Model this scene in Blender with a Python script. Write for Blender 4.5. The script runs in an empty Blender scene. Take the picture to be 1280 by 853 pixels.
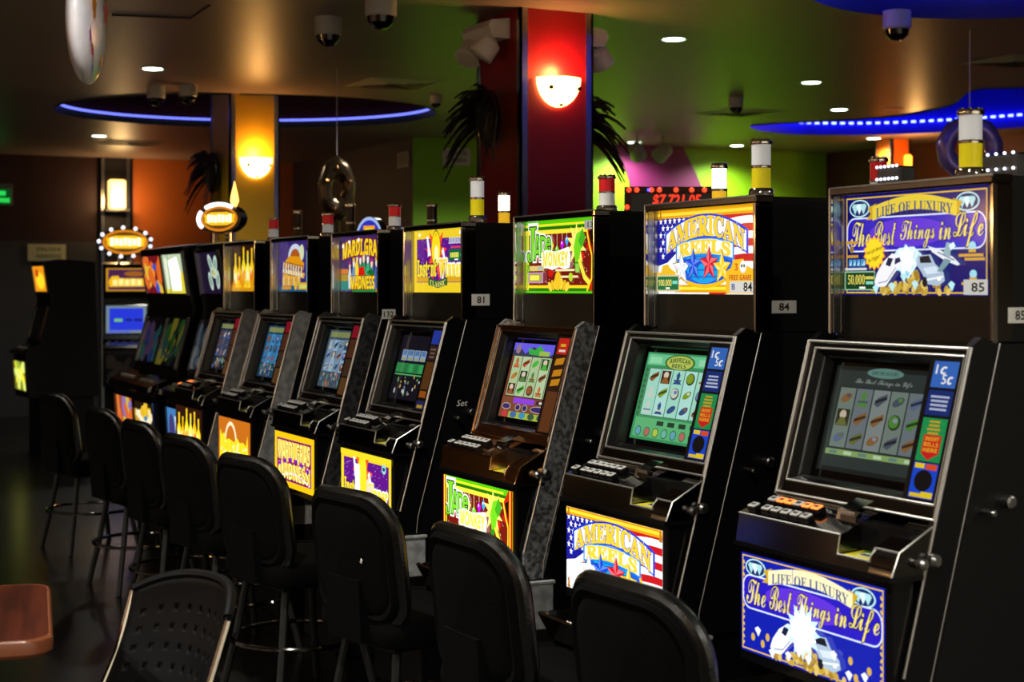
import bpy, math, random
from mathutils import Vector, Matrix
R = math.radians
SC = bpy.context.scene
COL = SC.collection
rng = random.Random(7)

# ------------------------------------------------------------------ camera, world, exposure
F, HZ, CZ = 1930.0, 360.0, 1.45            # focal length in pixels of 1280, horizon row, eye height
TH = math.atan2(979.0, F)
CT, ST = math.cos(TH), math.sin(TH)
camd = bpy.data.cameras.new('camera')
cam = bpy.data.objects.new('camera', camd); COL.objects.link(cam)
cam.location = (0, 0, CZ)
cam.rotation_euler = (R(90), 0, math.pi / 2 - TH)
camd.sensor_width = 36; camd.lens = F / 1280 * 36
camd.shift_y = -(426.5 - HZ) / 1280
camd.clip_end = 60
camd.dof.use_dof = True; camd.dof.focus_distance = 4.6; camd.dof.aperture_fstop = 4.8
SC.camera = cam
SC.view_settings.view_transform = 'Standard'; SC.view_settings.look = 'None'
SC.view_settings.exposure = 0.0; SC.view_settings.gamma = 1.0
SC.view_settings.use_curve_mapping = False
wd = bpy.data.worlds.new('world'); SC.world = wd; wd.use_nodes = True
wd.node_tree.nodes['Background'].inputs[0].default_value = (0.010, 0.010, 0.012, 1)
SC.cycles.use_denoising = True
SC.cycles.max_bounces = 6
SC.cycles.sample_clamp_indirect = 4.0

CEIL = 2.95
def lamp(name, kind, loc, power, color, size=0.05, spot=None, blend=0.6, aim=None):
    l = bpy.data.lights.new(name, kind); l.energy = power; l.color = color
    if kind in ('POINT', 'SPOT'): l.shadow_soft_size = size
    if kind == 'SPOT': l.spot_size = R(spot); l.spot_blend = blend
    o = bpy.data.objects.new(name, l); COL.objects.link(o); o.location = loc
    if aim: o.rotation_euler = (Vector(aim) - Vector(loc)).to_track_quat('-Z', 'Y').to_euler()
    return o

# pixel helpers: where a line of sight meets a plane of the room
def at(u, v, z):
    x = (u - 640) / F * z
    return Vector((ST * x - CT * z, CT * x + ST * z, CZ - (v - HZ) * z / F))
def on_z(u, v, Z): return at(u, v, F * (Z - CZ) / (HZ - v))
def on_y(u, v, Y):
    q = (u - 640) / F; X = Y * (ST * q - CT) / (ST + CT * q)
    return at(u, v, -CT * X + ST * Y)
def on_wall(u, v, p, q):
    d = at(u, v, 1.0) - Vector((0, 0, CZ)); nx, ny = q[1] - p[1], -(q[0] - p[0])
    t = (p[0] * nx + p[1] * ny) / (d.x * nx + d.y * ny)
    return Vector((0, 0, CZ)) + d * t

# ------------------------------------------------------------------ materials
def lin(c):
    return tuple(((x / 255) / 12.92 if x / 255 <= 0.04045 else ((x / 255 + 0.055) / 1.055) ** 2.4) for x in c)
MATS = {}
def mat(name, col=(128, 128, 128), rough=0.5, metal=0.0, emit=None, es=1.0, spec=0.5, noise=0, nscale=40, bump=0, trans=0, coat=0, ncol=None, sample=True, alpha=1):
    if name in MATS: return MATS[name]
    m = bpy.data.materials.new(name); m.use_nodes = True
    nt = m.node_tree; b = nt.nodes['Principled BSDF']
    c = lin(col)
    b.inputs['Base Color'].default_value = (*c, 1); b.inputs['Roughness'].default_value = rough
    b.inputs['Metallic'].default_value = metal; b.inputs['Specular IOR Level'].default_value = spec
    b.inputs['Transmission Weight'].default_value = trans; b.inputs['Coat Weight'].default_value = coat
    if alpha < 1: b.inputs['Alpha'].default_value = alpha
    if emit:
        b.inputs['Emission Color'].default_value = (*lin(emit), 1); b.inputs['Emission Strength'].default_value = es
    if not sample: m.cycles.emission_sampling = 'NONE'
    if noise or bump:
        tc = nt.nodes.new('ShaderNodeTexCoord'); n = nt.nodes.new('ShaderNodeTexNoise')
        n.inputs['Scale'].default_value = nscale; n.inputs['Detail'].default_value = 5
        nt.links.new(tc.outputs['Object'], n.inputs['Vector'])
        if noise:
            r = nt.nodes.new('ShaderNodeValToRGB')
            c2 = lin(ncol) if ncol else tuple(x * (1 - noise) for x in c)
            r.color_ramp.elements[0].position = 0.38; r.color_ramp.elements[1].position = 0.64
            r.color_ramp.elements[0].color = (*c2, 1); r.color_ramp.elements[1].color = (*c, 1)
            nt.links.new(n.outputs['Fac'], r.inputs['Fac']); nt.links.new(r.outputs['Color'], b.inputs['Base Color'])
        if bump:
            bp = nt.nodes.new('ShaderNodeBump'); bp.inputs['Strength'].default_value = bump; bp.inputs['Distance'].default_value = 0.004
            nt.links.new(n.outputs['Fac'], bp.inputs['Height']); nt.links.new(bp.outputs['Normal'], b.inputs['Normal'])
    MATS[name] = m; return m
def print_mat(col, es, sample=False):
    """ink on a backlit glass or a lit screen"""
    return mat('print_%d_%d_%d_%d%s' % (*col, int(es * 100), 's' if sample else ''), (12, 12, 12), 0.12, emit=col, es=es, sample=sample)

BLACK = mat('black_lacquer', (13, 13, 15), 0.22, noise=0.3, nscale=9)
BLACKM = mat('black_laminate', (9, 9, 11), 0.42, spec=0.3, noise=0.35, nscale=120, bump=0.12)
DARKGLASS = mat('dark_glass', (5, 5, 6), 0.06)
CHROME = mat('chrome', (215, 212, 205), 0.08, 1.0)
CHROMED = mat('smoked_chrome', (118, 115, 112), 0.10, 1.0)
STEEL = mat('brushed_steel', (175, 175, 175), 0.28, 1.0, noise=0.15, nscale=60)
EDGEM = mat('polished_edge', (236, 234, 230), 0.34, 1.0, noise=0.08, nscale=40)
RUBBER = mat('black_rubber', (10, 10, 10), 0.6, noise=0.2, nscale=80)
VINYL = mat('black_vinyl', (9, 9, 9), 0.24, spec=0.6, noise=0.25, nscale=160, bump=0.25)
FABRIC = mat('black_fabric', (9, 8, 9), 0.95, spec=0.08, noise=0.5, nscale=300, bump=0.5)
GREYSPECK = mat('grey_crackle_paint', (150, 152, 155), 0.5, noise=0.6, nscale=70, bump=0.6, ncol=(62, 64, 67))
GREYPAINT = mat('grey_paint', (175, 176, 178), 0.5, noise=0.3, nscale=30, ncol=(135, 136, 138))
WHITEP = mat('white_plate', (228, 226, 220), 0.5, noise=0.08, nscale=40)
INK = mat('black_ink', (8, 8, 8), 0.6, noise=0.1)
GREYMET = mat('grey_metal', (105, 105, 105), 0.4, 0.6, noise=0.2, nscale=40)

# ------------------------------------------------------------------ mesh collector
class MB:
    def __init__(s): s.v = []; s.f = []; s.m = []; s.mats = []; s.cur = 0; s.M = Matrix.Identity(4)
    def use(s, m):
        if m not in s.mats: s.mats.append(m)
        s.cur = s.mats.index(m); return s
    def add(s, vs, fs):
        b = len(s.v)
        s.v += [tuple(s.M @ Vector(p)) for p in vs]
        for f in fs: s.f.append(tuple(b + i for i in f)); s.m.append(s.cur)
        return s
    def box(s, x0, x1, y0, y1, z0, z1, b=0.0):
        c, h = Vector(((x0 + x1) / 2, (y0 + y1) / 2, (z0 + z1) / 2)), Vector((abs(x1 - x0) / 2, abs(y1 - y0) / 2, abs(z1 - z0) / 2))
        if b <= 0:
            vs = [c + Vector((i * h.x, j * h.y, k * h.z)) for i in (-1, 1) for j in (-1, 1) for k in (-1, 1)]
            return s.add(vs, [(0, 1, 3, 2), (4, 6, 7, 5), (0, 4, 5, 1), (2, 3, 7, 6), (0, 2, 6, 4), (1, 5, 7, 3)])
        vs = []; ix = {}
        for i in (-1, 1):
            for j in (-1, 1):
                for k in (-1, 1):
                    for a in range(3):
                        d = [h.x - b, h.y - b, h.z - b]; d[a] = (h.x, h.y, h.z)[a]
                        ix[i, j, k, a] = len(vs); vs.append(c + Vector((i * d[0], j * d[1], k * d[2])))
        fs = []
        def face(pts):
            n = (Vector(vs[pts[1]]) - Vector(vs[pts[0]])).cross(Vector(vs[pts[2]]) - Vector(vs[pts[0]]))
            m = sum((Vector(vs[p]) for p in pts), Vector()) / len(pts) - c
            fs.append(tuple(pts) if n.dot(m) > 0 else tuple(reversed(pts)))
        for a in range(3):
            o = [q for q in range(3) if q != a]
            for sg in (-1, 1):
                pts = []
                for p, q in ((-1, -1), (1, -1), (1, 1), (-1, 1)):
                    k = [0, 0, 0]; k[a] = sg; k[o[0]] = p; k[o[1]] = q; pts.append(ix[k[0], k[1], k[2], a])
                face(pts)
            for p in (-1, 1):
                for q in (-1, 1):
                    e = []
                    for sg in (-1, 1):
                        k = [0, 0, 0]; k[a] = sg; k[o[0]] = p; k[o[1]] = q; e.append((ix[(*k, o[0])], ix[(*k, o[1])]))
                    face([e[0][0], e[0][1], e[1][1], e[1][0]])
        for i in (-1, 1):
            for j in (-1, 1):
                for k in (-1, 1): face([ix[i, j, k, 0], ix[i, j, k, 1], ix[i, j, k, 2]])
        return s.add(vs, fs)
    def prism(s, prof, x0, x1):                     # profile of (y, z) pushed along x
        n = len(prof); a = sum(prof[i][0] * prof[(i + 1) % n][1] - prof[(i + 1) % n][0] * prof[i][1] for i in range(n))
        p = prof if a > 0 else prof[::-1]
        vs = [(x0, y, z) for y, z in p] + [(x1, y, z) for y, z in p]
        fs = [tuple(range(n - 1, -1, -1)), tuple(range(n, 2 * n))] + [(i, (i + 1) % n, n + (i + 1) % n, n + i) for i in range(n)]
        return s.add(vs, fs)
    def tube(s, path, r, n=8, closed=False):
        P = [Vector(p) for p in path]; L = len(P); vs = []; fs = []; nrm = None
        rr = r if isinstance(r, (list, tuple)) else [r] * L
        for i in range(L):
            t = (P[(i + 1) % L] - P[i - 1]) if closed else (P[min(i + 1, L - 1)] - P[max(i - 1, 0)])
            t.normalize()
            if nrm is None: nrm = t.orthogonal().normalized()
            nrm = (nrm - t * nrm.dot(t)).normalized(); bn = t.cross(nrm)
            for k in range(n):
                a = 2 * math.pi * k / n; vs.append(P[i] + (nrm * math.cos(a) + bn * math.sin(a)) * rr[i])
        for i in range(L if closed else L - 1):
            j = (i + 1) % L
            for k in range(n): fs.append((i * n + k, i * n + (k + 1) % n, j * n + (k + 1) % n, j * n + k))
        if not closed: fs += [tuple(range(n - 1, -1, -1)), tuple((L - 1) * n + k for k in range(n))]
        return s.add(vs, fs)
    def lathe(s, prof, c=(0, 0, 0), n=20, axis='z'):  # profile of (r, h)
        vs = []; fs = []; c = Vector(c)
        for r, h in prof:
            for k in range(n):
                a = 2 * math.pi * k / n; p = (r * math.cos(a), r * math.sin(a), h)
                if axis == 'x': p = (h, p[0], p[1])
                if axis == 'y': p = (p[1], h, p[0])
                vs.append(c + Vector(p))
        for i in range(len(prof) - 1):
            for k in range(n): fs.append((i * n + k, i * n + (k + 1) % n, (i + 1) * n + (k + 1) % n, (i + 1) * n + k))
        fs.append(tuple(range(n - 1, -1, -1))); fs.append(tuple((len(prof) - 1) * n + k for k in range(n)))
        return s.add(vs, fs)
    def ball(s, c, r, n=10, sc=(1, 1, 1)):
        vs = []; fs = []; c = Vector(c); m = n // 2
        for i in range(1, m):
            a = math.pi * i / m
            for k in range(n):
                b = 2 * math.pi * k / n
                vs.append(c + Vector((r * sc[0] * math.sin(a) * math.cos(b), r * sc[1] * math.sin(a) * math.sin(b), r * sc[2] * math.cos(a))))
        vs += [c + Vector((0, 0, r * sc[2])), c - Vector((0, 0, r * sc[2]))]; t = len(vs) - 2
        for i in range(m - 2):
            for k in range(n): fs.append((i * n + k, (i + 1) * n + k, (i + 1) * n + (k + 1) % n, i * n + (k + 1) % n))
        for k in range(n): fs += [(t, k, (k + 1) % n), (t + 1, (m - 2) * n + (k + 1) % n, (m - 2) * n + k)]
        return s.add(vs, fs)
    def quad(s, a, b, c, d): return s.add([a, b, c, d], [(0, 1, 2, 3)])
    def mesh(s, name, smooth=True):
        me = bpy.data.meshes.new(name); me.from_pydata(s.v, [], s.f)
        for m in s.mats: me.materials.append(m)
        me.polygons.foreach_set('material_index', s.m)
        if smooth:
            me.polygons.foreach_set('use_smooth', [True] * len(s.f)); me.set_sharp_from_angle(angle=R(32))
        me.update(); return me
    def build(s, name, parent=None, smooth=True, loc=None, rz=0):
        return obj(name, s.mesh(name, smooth), parent, loc, rz)
def obj(name, me, parent=None, loc=None, rz=0):
    o = bpy.data.objects.new(name, me); COL.objects.link(o); o.parent = parent
    if loc is not None: o.location = loc
    if rz: o.rotation_euler = (0, 0, rz)
    return o
def one(m): return MB().use(m)
LABELS = set()
def tag(o, label, cat, group=None):
    o['label'] = label; o['category'] = cat
    if group: o['group'] = group
    return o
def thing(name, label, cat, loc=(0, 0, 0), rz=0, group=None):
    return tag(obj(name, None, None, loc, rz), label, cat, group)
def struct(o): o['kind'] = 'structure'; return o

# ------------------------------------------------------------------ flat print: lettering and pictures on glass, screens and plates
TXT = {}
TSC = bpy.data.scenes.new('type_setting')        # a scratch scene, removed at the end
ST_ = {'script': (0x1D4D0, 0x1D4EA, None), 'serif': (0x1D400, 0x1D41A, 0x1D7CE), 'sans': (0x1D5D4, 0x1D5EE, 0x1D7EC), 'italic': (0x1D63C, 0x1D656, None), 'plain': None}
def glyphs(s, style, off, shear=0):
    key = (s, style, off, shear)
    if key in TXT: return TXT[key]
    m = ST_[style]
    if m:
        s = ''.join(chr(m[0] + ord(c) - 65) if 'A' <= c <= 'Z' else chr(m[1] + ord(c) - 97) if 'a' <= c <= 'z' else chr(m[2] + ord(c) - 48) if m[2] and c.isdigit() else c for c in s)
    cu = bpy.data.curves.new('type', 'FONT'); cu.body = s; cu.size = 1; cu.resolution_u = 2; cu.offset = off; cu.shear = shear
    o = bpy.data.objects.new('type', cu); TSC.collection.objects.link(o); vl = TSC.view_layers[0]; vl.update()
    e = o.evaluated_get(vl.depsgraph); me = e.to_mesh()
    r = ([(v.co.x, v.co.y) for v in me.vertices], [tuple(p.vertices) for p in me.polygons])
    e.to_mesh_clear(); bpy.data.objects.remove(o); bpy.data.curves.remove(cu)
    TXT[key] = r; return r

class Art:
    """shapes in a W x H picture plane; later ones lie a hair in front of earlier ones they overlap"""
    def __init__(s, W, H, es=1.0): s.W, s.H, s.es = W, H, es; s.items = []
    def put(s, pts, faces, col, es=None, m=None):
        xs = [p[0] for p in pts]; ys = [p[1] for p in pts]
        if not xs: return s
        bb = (min(xs), max(xs), min(ys), max(ys)); l = 0
        for it in s.items:
            b = it[0]
            if b[0] < bb[1] and bb[0] < b[1] and b[2] < bb[3] and bb[2] < b[3]: l = max(l, it[1] + 1)
        s.items.append((bb, l, pts, faces, m or print_mat(tuple(col), s.es if es is None else es, not s.items))); return s
    def clip(s, p): return (min(max(p[0], 0), s.W), min(max(p[1], 0), s.H))
    def poly(s, pts, col, es=None):
        pts = [s.clip(p) for p in pts]
        n = len(pts); a = sum(pts[i][0] * pts[(i + 1) % n][1] - pts[(i + 1) % n][0] * pts[i][1] for i in range(n))
        if a < 0: pts = pts[::-1]
        return s.put(pts, [tuple(range(n))], col, es)
    def rect(s, x0, y0, x1, y1, col, es=None): return s.poly([(x0, y0), (x1, y0), (x1, y1), (x0, y1)], col, es)
    def ell(s, x, y, a, b, col, es=None, n=20, rot=0):
        c, d = math.cos(rot), math.sin(rot)
        return s.poly([(x + a * math.cos(t) * c - b * math.sin(t) * d, y + a * math.cos(t) * d + b * math.sin(t) * c) for t in (2 * math.pi * i / n for i in range(n))], col, es)
    def star(s, x, y, r, col, k=5, inner=0.42, es=None, rot=0, sx=1):
        pts = []
        for i in range(2 * k):
            q = r if i % 2 == 0 else r * inner; t = math.pi / 2 + math.pi * i / k + rot; pts.append((x + sx * q * math.cos(t), y + q * math.sin(t)))
        n = 2 * k
        return s.put([(x, y)] + [s.clip(p) for p in pts], [(0, 1 + i, 1 + (i + 1) % n) for i in range(n)], col, es)
    def band(s, path, w, col, es=None):
        a = []; b = []
        for i, p in enumerate(path):
            q, r = path[max(i - 1, 0)], path[min(i + 1, len(path) - 1)]; dx, dy = r[0] - q[0], r[1] - q[1]; l = math.hypot(dx, dy) or 1
            a.append(s.clip((p[0] - dy / l * w / 2, p[1] + dx / l * w / 2))); b.append(s.clip((p[0] + dy / l * w / 2, p[1] - dx / l * w / 2)))
        n = len(path)
        return s.put(a + b, [(n + i, n + i + 1, i + 1, i) for i in range(n - 1)], col, es)
    def frame(s, x0, y0, x1, y1, w, col, es=None, r=0):
        if r:
            path = []
            for cx, cy, a0 in ((x1 - r, y1 - r, 0), (x0 + r, y1 - r, 90), (x0 + r, y0 + r, 180), (x1 - r, y0 + r, 270)):
                path += [(cx + r * math.cos(R(a0 + k * 15)), cy + r * math.sin(R(a0 + k * 15))) for k in range(7)]
            return s.band(path + [path[0], path[1]], w, col, es)
        for a in ((x0, y0, x1, y0 + w), (x0, y1 - w, x1, y1), (x0, y0 + w, x0 + w, y1 - w), (x1 - w, y0 + w, x1, y1 - w)): s.rect(*a, col, es)
        return s
    def ring(s, x, y, a, b, w, col, es=None, t0=0, t1=360, n=28):
        return s.band([(x + a * math.cos(R(t0 + (t1 - t0) * i / n)), y + b * math.sin(R(t0 + (t1 - t0) * i / n))) for i in range(n + 1)], w, col, es)
    def text(s, t, x, y, w, h, col, style='sans', out=None, off=0.05, warp=None, es=None, shear=0, bold=0.0, oes=None, m=None):
        """lettering fitted to a w x h box centred on (x, y)"""
        base, _ = glyphs(t, style, bold, shear)
        if not base: return s
        x0, x1 = min(p[0] for p in base), max(p[0] for p in base); y0, y1 = min(p[1] for p in base), max(p[1] for p in base)
        for o, c, e in ([(off, out, oes)] if out else []) + [(0, col, es)]:
            P, Fc = glyphs(t, style, bold + o, shear); q = []
            for p in P:
                a, b = ((p[0] - x0) / (x1 - x0) - 0.5) * w, ((p[1] - y0) / (y1 - y0) - 0.5) * h
                if warp: a, b = warp(a, b, w, h)
                q.append(s.clip((x + a, y + b)))
            s.put(q, Fc, c, e, m)
        return s
    def lines(s, x0, y0, x1, y1, n, col, es=None):
        st = (y1 - y0) / n
        for i in range(n):
            d = (x1 - x0) * 0.12 * rng.random(); s.rect(x0 + d, y0 + st * (i + .2), x1 - d, y0 + st * (i + .7), col, es)
        return s
    def build(s, name, parent, O, U, V, N, dz=0.0003):
        """O: lower-left corner; U, V: full width and height vectors; N: outward normal"""
        O, U, V, N = Vector(O), Vector(U), Vector(V), Vector(N).normalized(); mb = MB()
        flip = U.cross(V).dot(N) < 0
        for bb, l, pts, faces, m in s.items:
            mb.use(m).add([O + U * (p[0] / s.W) + V * (p[1] / s.H) + N * (dz * (l + 1)) for p in pts], [f[::-1] for f in faces] if flip else faces)
        return mb.build(name, parent, smooth=False)
def arch(k, fan=0.0):
    return lambda a, b, w, h: (a * (1 + fan * b / h), b + k * (1 - (2 * a / w) ** 2) - k)

GOLD, YEL, WHT, NAVY = (235, 190, 40), (255, 232, 40), (255, 255, 250), (14, 12, 120)
RED, BLU, GRN, DKG = (215, 25, 30), (20, 60, 215), (60, 185, 30), (12, 90, 50)

def sticker(a, t, x0, y0, x1, y1, bg=(222, 220, 212), ts=0.8):
    a.rect(x0, y0, x1, y1, bg, 0.75); a.text(t, (x0 + x1) / 2 + (x1 - x0) * .1, (y0 + y1) / 2, (x1 - x0) * .55, (y1 - y0) * .62, (15, 15, 15), 'plain', es=ts, bold=0.015)

# ---- big glasses
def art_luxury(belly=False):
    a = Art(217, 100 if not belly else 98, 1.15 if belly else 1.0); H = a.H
    a.rect(0, 0, 217, H, (10, 12, 105) if not belly else (16, 30, 170)); a.frame(2, 2, 215, H - 2, 1.3, GOLD)
    if belly:
        for k in range(14):
            for x in (4.5, 212.5): a.ell(x, 8 + k * 6.2, 1.2, 2.2, GOLD, rot=.5 if k % 2 else -.5, n=8)
    for x in (24, 188):
        a.ell(x, H - 13, 17, 9, (190, 235, 240)); a.ell(x, H - 13, 15, 7.6, (12, 40, 105))
        for d in (-7, 0, 7): a.poly([(x + d - 5, H - 11), (x + d, H - 19), (x + d + 5, H - 11), (x + d + 3, H - 8.5), (x + d - 3, H - 8.5)], (175, 225, 230) if d else (225, 250, 250))
    a.poly([(5, 52), (8, 46), (14, 44), (205, 44), (211, 48), (214, 56), (214, 68), (211, 74), (204, 77), (14, 77), (8, 75), (5, 68)], (40, 25, 190))
    a.ell(100, 61, 60, 14, (95, 50, 215)); a.frame(4, 44, 214, 77, 1.5, (225, 235, 255), r=12)
    up = [(45 + i * 12.7, H - 21 + 8 * math.sin(math.pi * (i + 1) / 12)) for i in range(11)]
    a.poly([(36, H - 25), (52, H - 24), (48, H - 17), (52, H - 9), (38, H - 13), (43, H - 19)], (205, 165, 30)); a.poly([(183, H - 25), (168, H - 24), (172, H - 17), (168, H - 9), (182, H - 13), (177, H - 19)], (205, 165, 30))
    pts = [(46 + i * 12.8, H - 26 + 9 * math.sin(math.pi * i / 10)) for i in range(11)]
    for i in range(10): a.poly([pts[i], pts[i + 1], (pts[i + 1][0], pts[i + 1][1] + 14), (pts[i][0], pts[i][1] + 14)], (232, 205, 60) if not belly else (250, 240, 190))
    a.text('LIFE OF LUXURY', 110, H - 14, 116, 10, (30, 70, 130), 'serif', warp=arch(5))
    for t, x, w, h in (('The', 26, 32, 25), ('Best', 66, 35, 24), ('Things', 116, 52, 27), ('in', 157, 17, 17), ('Life', 190, 42, 32)):
        a.text(t, x, 61 - (2 if t == 'Things' else 0), w, h, (245, 225, 120), 'script', out=(15, 8, 60), off=0.03)
    for i in range(70):
        x = rng.gauss(112, 26); y = 3 + rng.random() * max(3, 20 - abs(x - 112) * .35)
        a.ell(x, y, 4, 3, rng.choice([(200, 165, 60), (165, 130, 40), (225, 195, 100)]), n=10, rot=rng.random() * 2)
    a.star(100, 33, 17, (170, 235, 255), k=9, inner=.72); a.poly([(80, 38), (90, 46), (113, 47), (125, 39), (120, 31), (104, 16), (86, 28)], (225, 250, 255))
    a.star(102, 34, 15, WHT, k=7, inner=.6, es=1.5)
    for k in range(6): a.band([(104, 18), (84 + k * 8, 42)], .7, (120, 205, 240))
    a.poly([(52, 13), (56, 8), (70, 9), (84, 22), (97, 32), (95, 38), (80, 41), (66, 33), (56, 22)], (248, 248, 252))
    a.poly([(70, 30), (77, 28), (82, 36), (74, 37)], (20, 30, 70)); a.poly([(84, 30), (94, 33), (92, 37), (85, 36)], (30, 40, 90)); a.band([(58, 12), (72, 14), (86, 27)], 1.2, (150, 160, 190))
    a.poly([(120, 38), (139, 39), (146, 30), (158, 22), (160, 14), (150, 9), (134, 11), (126, 22), (118, 30)], (175, 195, 215)); a.poly([(123, 37), (137, 38), (141, 31), (124, 31)], (20, 25, 40))
    a.poly([(128, 26), (146, 28), (155, 22), (134, 20)], (215, 230, 245)); a.ell(131, 13, 4, 5, (25, 25, 35)); a.band([(134, 15), (158, 18)], 2, (235, 245, 250)); a.ell(152, 16, 3, 2.2, WHT)
    if not belly:
        a.poly([(135, 47), (150, 44), (172, 36), (182, 29), (178, 28), (160, 33), (142, 41)], (235, 240, 248)); a.poly([(158, 39), (163, 50), (169, 49), (168, 36)], (150, 180, 190)); a.poly([(160, 35), (149, 23), (155, 22), (170, 33)], (120, 155, 165)); a.band([(150, 41), (174, 33)], 1, (60, 80, 120))
        a.star(52, 42, 18, (255, 160, 20), k=14, inner=.8); a.star(52, 42, 16, (255, 225, 40), k=14, inner=.82)
        for i, t in enumerate(('Free Spin Bonus', 'Re-Trigger!')): a.text(t, 52, 44 - i * 8, 25 - 6 * i, 5, (120, 40, 10), 'sans', shear=.2, warp=lambda p, q, w, h: (p, q + p * .25))
        a.rect(0, 5, 50, 24, (10, 60, 35)); a.frame(0, 5, 50, 24, 1.2, (150, 200, 150)); a.text('50,000', 19, 15, 28, 11, (225, 215, 90), 'serif'); a.rect(34, 16, 48, 19, (215, 200, 90)); a.rect(35, 11, 47, 14, (130, 220, 190)); a.rect(24, 6.5, 34, 8.5, WHT)
        a.rect(4, 25, 40, 27.5, (210, 215, 220))
        for k in range(5): a.rect(6 + k * 6.6, 29, 11.4 + k * 6.6, 36, (70, 150, 205)); a.poly([(7 + k * 6.6, 30), (10.6 + k * 6.6, 30), (10.6 + k * 6.6, 35)], (200, 235, 250))
        for y in (56 - 17, 55 - 2): a.rect(2, y - 1.4, 22, y + 1.4, (205, 150, 40))
        a.ell(12, 46, 3.5, 3.6, (150, 120, 50))
        for y, c in ((46, 0), (20, 0)):
            a.ell(196, y, 5, 4, (160, 220, 240)); a.rect(191, y - 6, 201, y - 3, (215, 165, 60)); a.rect(180, y - 10, 214, y - 7.4, (215, 165, 60)); a.rect(184, y - 13.5, 212, y - 11, (215, 165, 60))
        a.poly([(166, 47), (173, 50), (176, 46), (169, 42)], (225, 250, 255)); sticker(a, '85', 183, 1, 216, 15)
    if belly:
        a.star(104, 38, 27, (190, 225, 255), k=12, inner=.62, es=1.5); a.star(104, 38, 21, WHT, k=10, inner=.7, es=2.6)  # white bursts paint the overexposed middle of the glass into the print
        for x, y in ((20, 16), (36, 12), (44, 20), (178, 10), (196, 20), (170, 24)): a.ell(x, y, 3.2, 4, (215, 175, 70), n=10)
    for x, y in ((55, 6), (82, 9), (98, 16), (113, 12), (168, 9), (150, 24), (28, 22), (190, 12)) if belly else ((54, 5), (80, 7), (98, 16), (116, 9), (166, 8)):
        a.poly([(x - 5, y + 3), (x, y + 6), (x + 5, y + 3), (x + 1, y - 4)], (190, 240, 245) if not belly else (245, 252, 255))
    return a
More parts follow.
